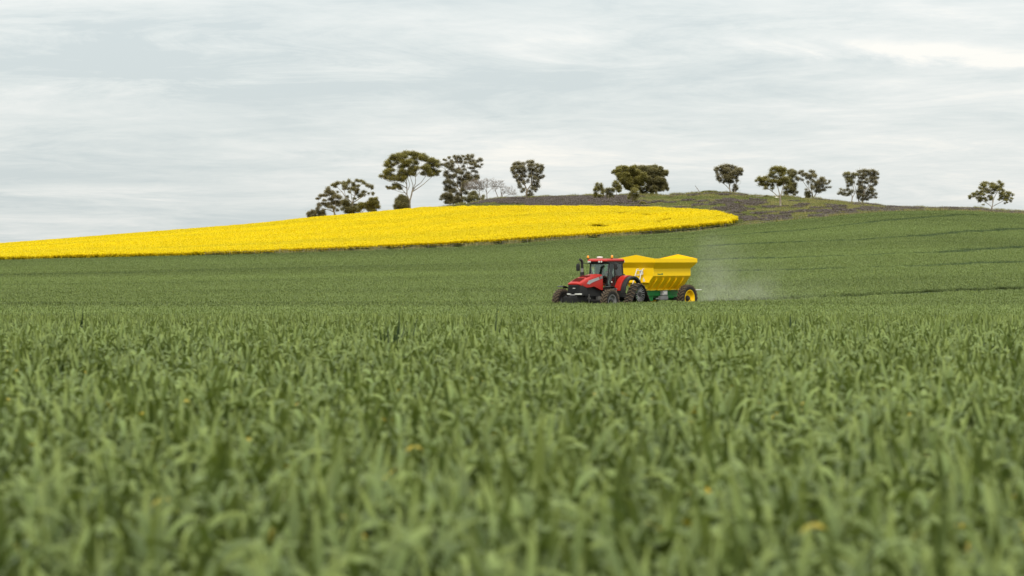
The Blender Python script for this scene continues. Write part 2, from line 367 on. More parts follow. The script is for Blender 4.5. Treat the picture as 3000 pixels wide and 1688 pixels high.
# ------------------------------------------------------------------ crops and grasses (scattered tiles of real blades)
class Tile:
    def __init__(s, seed): s.v = []; s.f = []; s.c = []; s.n = 0; s.r = np.random.RandomState(seed)
    def blades(s, P, az, L, w, el, bend, nseg=5, yellow=None, rnd=None, taper=1.0, twist=None, wprof=None):
        """P (n,3) bases; az heading, el start elevation, bend total droop (rad)"""
        n = len(P); t = np.linspace(0, 1, nseg + 1)
        ang = el[:, None] - bend[:, None] * (t[None, :] ** 1.5)
        mid = 0.5 * (ang[:, 1:] + ang[:, :-1]); ds = (L / nseg)[:, None]
        r = np.concatenate([np.zeros((n, 1)), np.cumsum(np.cos(mid) * ds, 1)], 1)
        z = np.concatenate([np.zeros((n, 1)), np.cumsum(np.sin(mid) * ds, 1)], 1)
        x = P[:, 0:1] + r * np.cos(az)[:, None]; y = P[:, 1:2] + r * np.sin(az)[:, None]; zz = P[:, 2:3] + z
        if wprof is None: wp = np.clip(np.minimum(0.55 + t * 2.2, 1.0) * np.clip((1.02 - t) * 2.2, 0.06, 1) ** taper, 0.05, 1)
        else: wp = np.interp(t, *wprof)
        tw = np.zeros(n) if twist is None else twist
        a2 = az[:, None] + math.pi / 2; tl = tw[:, None] * t[None, :]
        wx = np.cos(a2) * np.cos(tl); wy = np.sin(a2) * np.cos(tl); wz = np.sin(tl)
        hw = 0.5 * w[:, None] * wp[None, :]
        A = np.stack([x - wx * hw, y - wy * hw, zz - wz * hw], -1); B = np.stack([x + wx * hw, y + wy * hw, zz + wz * hw], -1)
        V = np.stack([A, B], 2).reshape(-1, 3)
        m = (nseg + 1) * 2; base = s.n + np.arange(n)[:, None] * m + np.arange(nseg)[None, :] * 2
        s.f.append(np.stack([base, base + 1, base + 3, base + 2], -1).reshape(-1, 4)); s.v.append(V)
        rnd = s.r.rand(n) if rnd is None else rnd; yellow = np.zeros(n) if yellow is None else yellow
        col = np.ones((n, nseg + 1, 2, 4)); col[..., 0] = rnd[:, None, None]; col[..., 1] = t[None, :, None]; col[..., 2] = yellow[:, None, None] * np.clip(t * 4 - .8, 0, 1)[None, :, None]
        s.c.append(col.reshape(-1, 4)); s.n += len(V)
    def cards(s, P, size, rnd, yellow, flat=0.5):
        """little randomly turned quads"""
        n = len(P); r = s.r
        a = r.rand(n) * 2 * math.pi; el = (r.rand(n) - 0.5) * math.pi * flat
        d1 = np.stack([np.cos(a), np.sin(a), np.zeros(n)], -1)
        d2 = np.stack([-np.sin(a) * np.cos(el), np.cos(a) * np.cos(el), np.sin(el)], -1)
        h = size[:, None] * 0.5
        V = np.stack([P - d1 * h - d2 * h, P + d1 * h - d2 * h, P + d1 * h + d2 * h, P - d1 * h + d2 * h], 1).reshape(-1, 3)
        base = s.n + np.arange(n)[:, None] * 4
        s.f.append(base + np.arange(4)[None, :]); s.v.append(V)
        col = np.ones((n, 4, 4)); col[..., 0] = rnd[:, None]; col[..., 2] = yellow[:, None]; s.c.append(col.reshape(-1, 4)); s.n += 4 * n
    def mesh(s, name, mat):
        v = np.concatenate(s.v); f = np.concatenate(s.f); c = np.concatenate(s.c)
        me = bpy.data.meshes.new(name); me.vertices.add(len(v)); me.vertices.foreach_set('co', v.astype(np.float32).ravel())
        me.loops.add(len(f) * 4); me.loops.foreach_set('vertex_index', f.astype(np.int32).ravel())
        me.polygons.add(len(f)); me.polygons.foreach_set('loop_start', (np.arange(len(f)) * 4).astype(np.int32)); me.update(calc_edges=True)
        at = me.color_attributes.new('col', 'FLOAT_COLOR', 'POINT'); at.data.foreach_set('color', c.astype(np.float32).ravel())
        me.polygons.foreach_set('use_smooth', [True] * len(f)); me.materials.append(mat); return me

def wheat_tile(seed, size, per_m2, nseg, wmul=1.0, top=0.69, mat='wheat', yellow=0.004, hvar=0.05, lmul=1.0):
    T_ = Tile(seed); r = T_.r; n = int(size * size * per_m2)
    px = (r.rand(n) - .5) * size; py = (r.rand(n) - .5) * size
    hs = top - 0.07 - 0.04 * lmul + r.randn(n) * hvar
    # clumping of height
    hs += 0.03 * np.sin(px * 5 + seed) * np.cos(py * 6 - seed) + 0.035 * np.sin(px * 27 + 2 * np.sin(py * 9)) * np.sin(py * 31 + seed)
    tilt = r.rand(n) * 0.14; ta = r.rand(n) * 6.28
    P0 = np.stack([px, py, np.full(n, 0.02)], -1)
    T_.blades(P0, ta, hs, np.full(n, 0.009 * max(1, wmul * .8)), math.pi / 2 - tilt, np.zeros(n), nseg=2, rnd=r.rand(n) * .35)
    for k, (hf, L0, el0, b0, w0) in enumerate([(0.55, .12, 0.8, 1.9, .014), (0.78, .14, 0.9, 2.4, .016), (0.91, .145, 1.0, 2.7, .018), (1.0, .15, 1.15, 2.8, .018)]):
        az = r.rand(n) * 6.28; h = hs * hf
        P = np.stack([px + np.cos(ta) * np.sin(tilt) * h, py + np.sin(ta) * np.sin(tilt) * h, h], -1)
        L = L0 * lmul * (0.7 + 0.6 * r.rand(n)); w = w0 * wmul * (0.75 + 0.5 * r.rand(n))
        el = el0 + r.randn(n) * 0.14; bend = np.abs(b0 + r.randn(n) * 0.75)
        up = r.rand(n) < ((0.13 + .12 * (lmul > 1)) if k == 3 else 0.05); bend = np.where(up, 0.25 * r.rand(n), bend); L = np.where(up, L * 1.05, L)
        yl = np.where((r.rand(n) < yellow) & ~up, 0.5 + .5 * r.rand(n), 0)
        if k == 3:
            tall = r.rand(n) < .003; L = np.where(tall, .22 + .08 * r.rand(n), L); el = np.where(tall, 1.45, el); bend = np.where(tall, .35, bend); w = np.where(tall, w * 1.25, w)
        T_.blades(P, az, L, w, np.minimum(el, 1.54), bend, nseg=nseg, rnd=np.clip(-0.02 + 0.18 * k + 0.48 * r.rand(n) ** 1.3, 0, 1), yellow=yl, twist=(r.rand(n) - .5) * 2.6)  # lower leaves get a darker tone, painting shade into the canopy gaps
    return T_.mesh('wheat_tile_%d' % seed, MAT[mat])

def canola_tile(seed, size=1.35, mat='canola'):
    T_ = Tile(seed); r = T_.r; n = int(size * size * 30)
    px = (r.rand(n) - .5) * size; py = (r.rand(n) - .5) * size; h = 1.12 + r.randn(n) * 0.07
    z0 = np.zeros(n)
    T_.blades(np.stack([px, py, z0], -1), r.rand(n) * 6.28, h, np.full(n, 0.035), np.full(n, 1.5), np.zeros(n), nseg=2, rnd=r.rand(n))
    for _ in range(3):
        T_.blades(np.stack([px, py, h * (0.25 + .4 * r.rand(n))], -1), r.rand(n) * 6.28, .3 + .2 * r.rand(n), np.full(n, 0.12), .3 + .7 * r.rand(n), 1.2 * r.rand(n), nseg=3, rnd=r.rand(n) * .8)
    k_ = n * 5; ii = r.randint(0, n, k_)      # flowers lower down the stems
    T_.cards(np.stack([px[ii] + r.randn(k_) * .1, py[ii] + r.randn(k_) * .1, h[ii] * (.45 + .5 * r.rand(k_))], -1), 0.05 + .05 * r.rand(k_), r.rand(k_), .6 + .4 * r.rand(k_), flat=1)
    m_ = n * 14
    ii = r.randint(0, n, m_); P = np.stack([px[ii] + r.randn(m_) * .13, py[ii] + r.randn(m_) * .13, h[ii] + .12 - .55 * r.rand(m_) ** 2], -1)
    T_.cards(P, 0.07 + .07 * r.rand(m_), r.rand(m_), np.clip(0.75 + .3 * r.rand(m_), 0, 1), flat=0.6)
    return T_.mesh('canola_tile_%d' % seed, MAT[mat])

def grass_tile(seed, size, per_m2, hmean, mat, yellow=0.1, wid=0.03, heads=0.0):
    T_ = Tile(seed); r = T_.r; n = int(size * size * per_m2)
    px = (r.rand(n) - .5) * size; py = (r.rand(n) - .5) * size
    L = hmean * (0.5 + 0.9 * r.rand(n)); P = np.stack([px, py, np.zeros(n)], -1)
    T_.blades(P, r.rand(n) * 6.28, L, wid * (0.6 + .8 * r.rand(n)), 1.1 + .4 * r.rand(n), .2 + 1.4 * r.rand(n), nseg=3, yellow=np.where(r.rand(n) < yellow, .6 * r.rand(n) + .3, 0))
    if heads:
        k = int(n * heads); ii = r.randint(0, n, k)
        T_.cards(np.stack([px[ii], py[ii], L[ii] * (.55 + .4 * r.rand(k))], -1) , 0.05 + .09 * r.rand(k), r.rand(k), .5 + .5 * r.rand(k), flat=1)
    return T_.mesh('%s_tile_%d' % (mat, seed), MAT[mat])

def tile_set(name, meshes):
    col = bpy.data.collections.new(name)          # a library of tile meshes for the scatter; not linked to the scene
    for i, me in enumerate(meshes):
        o = bpy.data.objects.new('%s_%02d' % (name, i), me); col.objects.link(o)
    return col

def scatter(name, col, pts, rots, scales, idx, label, cat):
    me = bpy.data.meshes.new(name); n = len(pts); me.vertices.add(n); me.vertices.foreach_set('co', np.asarray(pts, np.float32).ravel())
    a = me.attributes.new('rot', 'FLOAT_VECTOR', 'POINT'); a.data.foreach_set('vector', np.asarray(rots, np.float32).ravel())
    a = me.attributes.new('scl', 'FLOAT_VECTOR', 'POINT'); a.data.foreach_set('vector', np.asarray(scales, np.float32).ravel())
    a = me.attributes.new('idx', 'INT', 'POINT'); a.data.foreach_set('value', np.asarray(idx, np.int32))
    o = bpy.data.objects.new(name, me); C.objects.link(o)
    g = bpy.data.node_groups.new(name + '_scatter', 'GeometryNodeTree')
    g.interface.new_socket('Geometry', in_out='INPUT', socket_type='NodeSocketGeometry'); g.interface.new_socket('Geometry', in_out='OUTPUT', socket_type='NodeSocketGeometry')
    gi = g.nodes.new('NodeGroupInput'); go = g.nodes.new('NodeGroupOutput')
    ci = g.nodes.new('GeometryNodeCollectionInfo'); ci.inputs['Collection'].default_value = col
    ci.inputs['Separate Children'].default_value = True; ci.inputs['Reset Children'].default_value = True
    ip = g.nodes.new('GeometryNodeInstanceOnPoints'); ip.inputs['Pick Instance'].default_value = True
    def attr(nm, ty):
        q = g.nodes.new('GeometryNodeInputNamedAttribute'); q.data_type = ty; q.inputs['Name'].default_value = nm; return q.outputs['Attribute']
    g.links.new(gi.outputs[0], ip.inputs['Points']); g.links.new(ci.outputs[0], ip.inputs['Instance'])
    g.links.new(attr('idx', 'INT'), ip.inputs['Instance Index'])
    e2 = g.nodes.new('FunctionNodeEulerToRotation'); g.links.new(attr('rot', 'FLOAT_VECTOR'), e2.inputs[0]); g.links.new(e2.outputs[0], ip.inputs['Rotation'])
    g.links.new(attr('scl', 'FLOAT_VECTOR'), ip.inputs['Scale']); g.links.new(ip.outputs[0], go.inputs[0])
    md = o.modifiers.new('scatter', 'NODES'); md.node_group = g
    return tag(o, label, cat, kind='stuff')

def place(X, Y, size, rs, free_yaw=True):
    """positions and slope-following rotations of tiles"""
    n = len(X); z = terrain(X, Y); d = 1.0
    gx = (terrain(X + d, Y) - terrain(X - d, Y)) / (2 * d); gy = (terrain(X, Y + d) - terrain(X, Y - d)) / (2 * d)
    yaw = rs.rand(n) * 2 * math.pi
    # rotation XYZ euler: Rz*Ry*Rx ; tilt from the slope expressed in tile axes
    sx = gx * np.cos(yaw) + gy * np.sin(yaw); sy = -gx * np.sin(yaw) + gy * np.cos(yaw)
    rot = np.stack([np.arctan(sy), -np.arctan(sx), yaw], -1)
    return np.stack([X, Y, z], -1), rot

def cells(y0, y1, s, margin, side=4.0):
    ys = np.arange(y0, y1, s); out = []
    for y in ys:
        hw = 0.18 * (y + s) * (1 + margin) + side
        k = int(math.ceil(hw / s)); xs = (np.arange(-k, k + 1)) * s
        out.append(np.stack([xs, np.full(len(xs), y + s / 2)], -1))
    return np.concatenate(out)

rs = np.random.RandomState(7)
# wheel tracks in the crop: (column, row) pairs of the photograph laid on the ground
def ground_curve(pts, h=CROP):
    out = []
    for u, y in pts:
        Y = solveY(u, y, 185, E0 + 40, h); out.append(((u - 1500) / F * Y, Y))
    return np.array(out)
LANES = [ground_curve(p) for p in [
    [(1500, 721), (1700, 712), (1900, 702), (2117, 690), (2335, 675), (2521, 654), (2676, 638), (2850, 628)],
    [(0, 806), (310, 799), (620, 790), (970, 781), (1400, 770)],
    [(0, 834), (388, 830), (900, 818)],
    [(1700, 735), (2055, 720), (2300, 709), (2521, 701), (2700, 690), (3000, 668)],
    [(2049, 760), (2304, 753), (2521, 747), (2760, 738), (3000, 722)],
    [(2060, 795), (2300, 789), (2490, 783), (2700, 778), (3000, 765)]]]
RIG_Y = 184.0
tl_ = np.arange(0, 75, 1.0); th = math.radians(38)
TRACK = np.stack([10.2 + math.sin(th) * tl_, 184 + math.cos(th) * tl_], -1)
def dist_poly(X, Y, P):
    d = np.full(len(X), 1e9)
    for a, b in zip(P[:-1], P[1:]):
        ab = b - a; t_ = np.clip(((X - a[0]) * ab[0] + (Y - a[1]) * ab[1]) / (ab @ ab), 0, 1)
        d = np.minimum(d, np.hypot(X - a[0] - t_ * ab[0], Y - a[1] - t_ * ab[1]))
    return d
def is_green(X, Y):
    return (Y < E0)

# --- wheat
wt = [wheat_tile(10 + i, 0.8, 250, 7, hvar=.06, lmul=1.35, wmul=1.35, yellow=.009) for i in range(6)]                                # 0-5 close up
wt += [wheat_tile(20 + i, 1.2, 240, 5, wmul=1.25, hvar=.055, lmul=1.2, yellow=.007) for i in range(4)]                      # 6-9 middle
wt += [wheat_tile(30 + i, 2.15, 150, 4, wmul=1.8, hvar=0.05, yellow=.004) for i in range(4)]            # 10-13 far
wt += [wheat_tile(40 + i, 2.15, 85, 3, wmul=1.9, mat='wheatdark', yellow=0.0) for i in range(2)]     # 14-15 darker rows, wheel-track shade put into the leaf colour
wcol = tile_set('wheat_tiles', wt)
P_ = []; R_ = []; Sc = []; I_ = []
for (y0, y1, s, ids) in ((0.5, 32, 0.62, (0, 6)), (22, 110, 0.94, (6, 10)), (68, E0, 1.72, (10, 14))):
    c = cells(y0, y1, s, 0.08, side=9.0)
    X = c[:, 0] + (rs.rand(len(c)) - .5) * s * .5; Y = c[:, 1] + (rs.rand(len(c)) - .5) * s * .5
    # the tile sizes blend into one another
    q = rs.rand(len(X)); pr = {0.5: 1 - (Y - 22) / 10, 22: np.minimum((Y - 22) / 10, 1 - (Y - 68) / 42), 68: (Y - 68) / 42}[y0]
    X, Y = X[q < pr], Y[q < pr]
    p_, r_ = place(X, Y, s, rs); n = len(X)
    idx = rs.randint(ids[0], ids[1], n); sc = np.ones((n, 3))
    nz = np.array([fbm(x, y, 0.16, 3) for x, y in zip(X, Y)])
    sc[:, 2] = 1.0 + 0.035 * nz + 0.02 * rs.randn(n)
    if y0 > 60:
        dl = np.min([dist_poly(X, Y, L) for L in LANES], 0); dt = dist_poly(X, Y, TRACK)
        lane = dl < 1.6; idx = np.where(lane, rs.randint(14, 16, n), idx); sc[:, 2] = np.where(lane, 0.95, sc[:, 2])  # tramlines drawn with the darker leaf, their gap shade painted as colour
        tr = dt < 2.6; idx = np.where(tr, rs.randint(14, 16, n), idx); sc[:, 2] = np.where(tr, 0.62, sc[:, 2])  # shade of the track gap is painted by the darker leaf colour
        # under the machines
        foot = (dist_poly(X, Y, np.array([[4.6, 177.5], [10.5, 185.0]])) < 2.1); sc[:, 2] = np.where(foot, 0.3, sc[:, 2])
    P_.append(p_); R_.append(r_); Sc.append(sc); I_.append(idx)
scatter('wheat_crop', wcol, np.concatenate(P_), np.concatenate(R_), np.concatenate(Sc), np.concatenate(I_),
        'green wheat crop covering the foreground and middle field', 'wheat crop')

# --- canola and the pasture on the knoll
ccol = tile_set('canola_tiles', [canola_tile(50 + i) for i in range(4)])
s = 1.15; c = cells(E0 - 1, S0 + 24, s, 0.06, side=8); X = c[:, 0] + (rs.rand(len(c)) - .5) * .9; Y = c[:, 1] + (rs.rand(len(c)) - .5) * .9
u = U(X, Y); yt = ypix(X, Y, 1.18)
canola_in = (u < 2158) & (yt < y_lo(u) - 8.5 * np.where(u < 2120, 1, .6)) & ((u < 1190) | (yt > y_up(u)))
canola_in &= ~((u >= 1190) & (Y > S0 - 20))
Xc, Yc = X[canola_in], Y[canola_in]; p_, r_ = place(Xc, Yc, s, rs); n = len(Xc); sc = np.ones((n, 3))
nz = np.array([fbm(x * .16, y, 0.14, 8) for x, y in zip(Xc, Yc)]); sc[:, 2] = 1 + .08 * nz + .03 * rs.randn(n)
CL = [ground_curve(p, 1.18) if False else np.array([((q[0] - 1500) / F * solveY(q[0], q[1], E0, S0 - 5, 1.18), solveY(q[0], q[1], E0, S0 - 5, 1.18)) for q in p]) for p in [
    [(1724, 665), (1738, 661)], [(1742, 657), (1752, 658), (1760, 661), (1767, 665)],
    [(1600, 618), (1700, 620), (1800, 624), (1880, 627), (1906, 632)], [(1915, 628), (1945, 629), (1968, 630)],
    [(1925, 652), (1950, 647), (1962, 640)], [(1480, 618), (1560, 620)], [(1300, 640), (1500, 634), (1650, 633)],
    [(300, 725), (420, 715), (600, 703)], [(700, 690), (850, 680)], [(1050, 660), (1250, 648)]]]
WD = [.5, .75, .45, .45, .5, .4, .35, .35, .35, .35]
for L, wd in zip(CL, WD):
    d_ = dist_poly(Xc, Yc, L); sc[:, 2] = np.where(d_ < wd + .7, np.minimum(sc[:, 2], 0.55 if wd > .6 else .72), sc[:, 2])
scatter('canola_crop', ccol, p_, r_, sc, rs.randint(0, 4, n), 'bright yellow flowering canola crop on the hillside', 'canola crop')

gt = [grass_tile(60 + i, 2.6, 90, 0.34, 'grass', .12, .05) for i in range(2)]          # 0,1 green
gt += [grass_tile(62 + i, 2.6, 70, 0.55, 'weed', .25, .05, heads=2.2) for i in range(2)]  # 2,3 purple
gt += [grass_tile(64 + i, 2.6, 80, 0.45, 'drygrass', .3, .045) for i in range(2)]        # 4,5 olive
gt += [grass_tile(66 + i, 2.6, 60, 0.9, 'drygrass', .3, .05) for i in range(2)]          # 6,7 tall rank
gcol = tile_set('pasture_tiles', gt)
s = 2.3; c = cells(E0 + 1, S0 + 30, s, 0.06, side=8); X = c[:, 0] + (rs.rand(len(c)) - .5) * .6; Y = c[:, 1] + (rs.rand(len(c)) - .5) * .6
u = U(X, Y); yg = ypix(X, Y); yt = ypix(X, Y, 1.18)
inc = (u < 2158) & (yt < y_lo(u) - 7) & ((u < 1190) | (yt > y_up(u) - 1.5)) & ~((u >= 1190) & (Y > S0 - 20))
keep = ~inc; X, Y, u, yg = X[keep], Y[keep], u[keep], yg[keep]; n = len(X)
f1 = np.array([fbm(x, y * .35, 0.045, 11) for x, y in zip(X, Y)]); f2 = np.array([fbm(x, y * .5, 0.16, 21) for x, y in zip(X, Y)])
val = f1 * 1.3 + f2 * 0.7
def band(u0, u1, y0, y1, soft=5):
    return np.clip((u - u0) / 30, 0, 1) * np.clip((u1 - u) / 30, 0, 1) * np.clip((yg - y0) / soft, 0, 1) * np.clip((y1 - yg) / soft, 0, 1)
purple = val - 0.22 + .6 * rs.randn(n)
purple += 0.9 * band(1290, 1880, 540, 603) + 0.5 * band(1880, 2170, 588, 606) + 0.35 * band(2140, 2330, 622, 656) + 0.45 * band(2420, 2600, 600, 618) + .4 * band(1830, 2040, 500, 578) + .5 * band(2160, 2260, 592, 604)
purple -= .35 * np.clip((u - 1860) / 60, 0, 1) + .3 * np.clip((u - 2250) / 80, 0, 1)
purple -= 1.3 * band(1870, 2380, 577, 591) + 1.2 * band(1890, 1965, 574, 592) + 1.5 * band(1180, 1560, 599, 620, 3) + 1.2 * band(1690, 1730, 592, 600, 3) + 1.5 * band(2110, 2170, 640, 668)
gi = np.where(purple > 0.28, rs.randint(2, 4, n), np.where(f2 + .3 * rs.randn(n) > 0.15, rs.randint(4, 6, n), rs.randint(0, 2, n)))
bright = (band(1870, 2380, 577, 591) + band(1180, 1560, 599, 620, 3) + band(2110, 2170, 640, 668)) > .5
strip = (Y < E0 + 70) & (u < 2175)
gi = np.where(bright | strip, rs.randint(0, 2, n), gi)
# rank growth along the fence and on the skyline
rank = ((Y < E0 + 5) & (rs.rand(n) < .55)) | ((Y > S0 - 12) & (Y < S0 + 12) & (rs.rand(n) < .3) & (u > 1280))
gi = np.where(rank, rs.randint(6, 8, n), gi)
p_, r_ = place(X, Y, s, rs); sc = np.ones((n, 3)); sc[:, 2] = .8 + .5 * rs.rand(n)
scatter('pasture_grass', gcol, p_, r_, sc, gi, 'rough pasture of grass and purple weeds on the knoll', 'pasture')

# --- a few taller grass weeds standing above the crop
def weed(u, ytip, Y, label, seed, n=5, lean=.12, yellow=0.0, base=.55):
    X = (u - 1500) / F * Y; z = T(X, Y); htip = (HZ - ytip) / F * Y + CAMZ - z
    T_ = Tile(seed); r = T_.r; L = htip * (1.03 - .12 * r.rand(n)); L[0] = htip * 1.06
    P = np.stack([r.randn(n) * .035, r.randn(n) * .035, np.zeros(n)], -1)
    T_.blades(P, r.rand(n) * 6.28, L, .026 + .014 * r.rand(n), math.pi / 2 - lean * r.rand(n), .35 * r.rand(n), nseg=10, rnd=(.5 if seed == 76 else .15) + .3 * r.rand(n), yellow=np.full(n, yellow), wprof=([0, .3, .8, 1], [.5, .8, 1, .1]))
    me = T_.mesh('tall_grass', MAT['wheat' if seed == 76 else 'wheatdark']); me.name = 'tall_grass'; o = bpy.data.objects.new('tall_grass', me); C.objects.link(o); o.location = (X, Y, z)
    tag(o, label, 'grass weed', 'tall grass weeds above the crop', kind='thing')
weed(229, 900, 40, 'single thin grass stalk above the crop at the far left', 71, 3, .05)
weed(1140, 950, 30, 'broad grass tuft left of the tractor with dark drooping leaves', 72, 9, .25)
weed(1170, 915, 33, 'slim upright grass tuft just right of the broad dark tuft', 73, 5, .12)
weed(1456, 905, 34, 'tall lone grass stem left of the tractor front wheel', 74, 3, .04)
weed(2330, 928, 40, 'short grass tuft above the crop right of the spreader', 75, 5, .15)
weed(1560, 1230, 9, 'tall blurred grass blades near the camera at centre', 76, 6, .15)
# ------------------------------------------------------------------ trees
class Tree:
    """silhouette given in a zoomed view (origin ox,oy, scale s) of the photograph, built in 3D at its own distance and size"""
    def __init__(s, name, label, org, base, Y=None, ymore=0.0, seed=1, bark='barkpale', leaf='gumA', cat='tree', group='gum trees along the hill', depth=0.8, drop=0.0):
        s.ox, s.oy, s.sc = org; s.r = random.Random(seed); s.nr = np.random.RandomState(seed)
        u, v = s.ox + base[0] / s.sc, s.oy + base[1] / s.sc
        if Y is None: Y = solveY(u, v, E0, S0 - 1)
        Y += ymore
        s.Y = Y; s.X = (u - 1500) / F * Y; s.k = Y / F      # metres per photo pixel there
        s.bz = T(s.X, Y); s.vbase = HZ - (s.bz - CAMZ) * F / Y
        s.root = thing(name, label, cat, (s.X, Y, s.bz), group=group)
        s.wood = MB(); s.barkm = bark; s.leafm = leaf; s.T = Tile(seed); s.nodes = []; s.depth = depth
    def p(s, zx, zy, d=0.0):
        u, v = s.ox + zx / s.sc, s.oy + zy / s.sc
        return Vector(((u - 1500) * s.k - s.X, d, (s.vbase - v) * s.k))
    def limb(s, pts, r0, r1, d=None, n=7):
        """polyline in view coordinates; depth wanders to d"""
        d = s.r.uniform(-1, 1) * s.depth * 2 if d is None else d
        P = []
        start = s.p(*pts[0]); d0 = 0.0
        if s.nodes:
            q = min(s.nodes, key=lambda a: (a[0].x - start.x) ** 2 + (a[0].z - start.z) ** 2); d0 = q[0].y; r0 = min(r0, q[1])
        for i, q in enumerate(pts):
            t_ = i / (len(pts) - 1); P.append(s.p(q[0], q[1], d0 + (d - d0) * t_))
        # refine
        Q = []
        for a, b in zip(P[:-1], P[1:]):
            m_ = max(1, int((b - a).length / 0.8))
            for j in range(m_): Q.append(a.lerp(b, j / m_) + (Vector((s.r.uniform(-1, 1), s.r.uniform(-1, 1), 0)) * 0.04 if j else Vector()))
        Q.append(P[-1]); R = [r0 + (r1 - r0) * (i / (len(Q) - 1)) ** .8 for i in range(len(Q))]
        s.wood.tube(Q, R, n=n); s.nodes += list(zip(Q, R)); return s
    def trunk(s, pts, r0, r1, d=0.0):
        s.limb(pts, r0 * 1.0, r1, d=d, n=10)
        b = s.p(*pts[0]); s.wood.tube([b + Vector((0, 0, -0.8)), b + Vector((0, 0, .02)), b + Vector((0, 0, .5))], [r0 * 1.5, r0 * 1.35, r0 * 1.02], n=10); return s
    def twig(s, tgt, r=0.05):
        c = [q for q in s.nodes if q[0].z < tgt.z + 0.3 and q[0].z > 0.5] or s.nodes
        q = min(c, key=lambda a: (a[0] - tgt).length + 0.5 * max(0, a[0].z - tgt.z + .5)); a = q[0]
        L = (tgt - a).length
        if L < .2: return
        m_ = a.lerp(tgt, .5) + Vector((s.r.uniform(-.12, .12) * L, s.r.uniform(-.12, .12) * L, -0.08 * L)); r0 = min(q[1] * .7, 0.035 + 0.018 * L)
        s.wood.tube([a, m_, tgt], [r0, r0 * .75, 0.02], n=5); s.nodes += [(m_, r0 * .75), (tgt, 0.03)]
    def clumps(s, L, dens=1.0, size=0.30, fill=0.6):
        """L: (cx, cy, rx, ry) ellipses of foliage"""
        xs = [s.p(c[0], c[1]).x for c in L]; x0, x1 = min(xs), max(xs); hw = (x1 - x0) / 2 + .01; xm = (x0 + x1) / 2
        for c in L:
            ctr = s.p(c[0], c[1]); rx = 1.2 * c[2] / s.sc * s.k; ry = 1.22 * c[3] / s.sc * s.k
            dm = s.depth * hw * math.sqrt(max(0.05, 1 - ((ctr.x - xm) / hw) ** 2 * .9)); ctr.y = s.r.uniform(-1, 1) * dm
            s.twig(ctr)
            rz = (rx + ry) / 2
            size_ = size * .8; m_ = int(420 * dens * (rx * rz * ry) ** .66) + 20      # loose foliage between the tufts
            q = s.nr.randn(m_, 3); q /= np.linalg.norm(q, axis=1)[:, None]; q *= 1.08 * (s.nr.rand(m_, 1) ** .45)
            sz = size_ * (.5 + .6 * s.nr.rand(m_))
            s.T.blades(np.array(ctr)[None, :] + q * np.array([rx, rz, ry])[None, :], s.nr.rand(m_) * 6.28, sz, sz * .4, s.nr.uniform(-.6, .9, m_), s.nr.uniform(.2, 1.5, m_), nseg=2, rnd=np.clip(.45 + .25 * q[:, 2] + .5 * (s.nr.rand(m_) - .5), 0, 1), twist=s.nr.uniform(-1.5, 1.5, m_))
            nsub = max(4, int(24.0 * rx * ry ** .8 * rz ** .5 * dens) + 6)
            for _ in range(nsub):
                v = Vector((s.r.gauss(0, 1), s.r.gauss(0, 1), s.r.gauss(0, 1))).normalized() * (s.r.random() ** .4)
                if v.z < -0.3: v.z *= .7
                sp = ctr + Vector((v.x * rx, v.y * rz, v.z * ry)) * .86
                sr = min(rx, ry) * .48 + .16
                if s.r.random() < .45: s.twig(sp, .02)
                m_ = int(40 * (sr / .4) ** 1.6 * fill / .6) + 10
                g = s.nr.randn(m_, 3) * sr * .52; g[:, 2] *= .85
                P = np.array(sp)[None, :] + g
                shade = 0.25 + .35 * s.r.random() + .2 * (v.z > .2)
                sz = size_ * (.55 + .7 * s.nr.rand(m_))
                # hanging leaf sprays: short, broad blades pointing outwards and down
                az = s.nr.rand(m_) * 6.28
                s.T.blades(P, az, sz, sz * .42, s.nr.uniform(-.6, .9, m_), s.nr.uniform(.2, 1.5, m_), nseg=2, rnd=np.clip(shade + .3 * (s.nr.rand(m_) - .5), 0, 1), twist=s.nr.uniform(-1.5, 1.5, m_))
        return s
    def bare(s, L, n=40, ln=1.0):
        """sprays of leafless twigs in ellipses"""
        for c in L:
            ctr = s.p(c[0], c[1]); rx = c[2] / s.sc * s.k; ry = c[3] / s.sc * s.k; ctr.y = s.r.uniform(-1, 1) * s.depth * rx
            s.twig(ctr, .05)
            for _ in range(n):
                a = s.r.uniform(0, 6.28); e_ = s.r.uniform(.1, 1.4) ; L_ = ln * s.r.uniform(.4, 1.0)
                st = ctr + Vector((s.r.gauss(0, .4) * rx, s.r.gauss(0, .4) * rx, s.r.gauss(0, .4) * ry))
                dr = Vector(((st.x - ctr.x) / rx + math.cos(a) * .6, math.sin(a) * .8, (st.z - ctr.z) / ry * .6 + .45)).normalized()
                md = st + dr * L_ * .5 + Vector((s.r.uniform(-.1, .1), s.r.uniform(-.1, .1), 0)); en = md + (dr + Vector((0, 0, .15))).normalized() * L_ * .5
                s.wood.tube([st, md, en], [.035, .025, .012], n=3, cap=False)
        return s
    def done(s):
        s.wood.build('trunk', MAT[s.barkm], s.root, smooth=True)
        if s.T.n:
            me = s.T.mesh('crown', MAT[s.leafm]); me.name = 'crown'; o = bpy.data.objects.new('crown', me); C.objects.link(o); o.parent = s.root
        return s.root

ZA = (890, 500, 9.658); ZB = (1090, 430, 7.245); ZC = (1270, 440, 8.05); ZD = (1480, 450, 9.06); ZE = (1720, 470, 9.91); ZF = (2020, 460, 8.05); ZG = (2320, 470, 9.2); ZH = (2800, 510, 11.145)
YB = S0 + 14
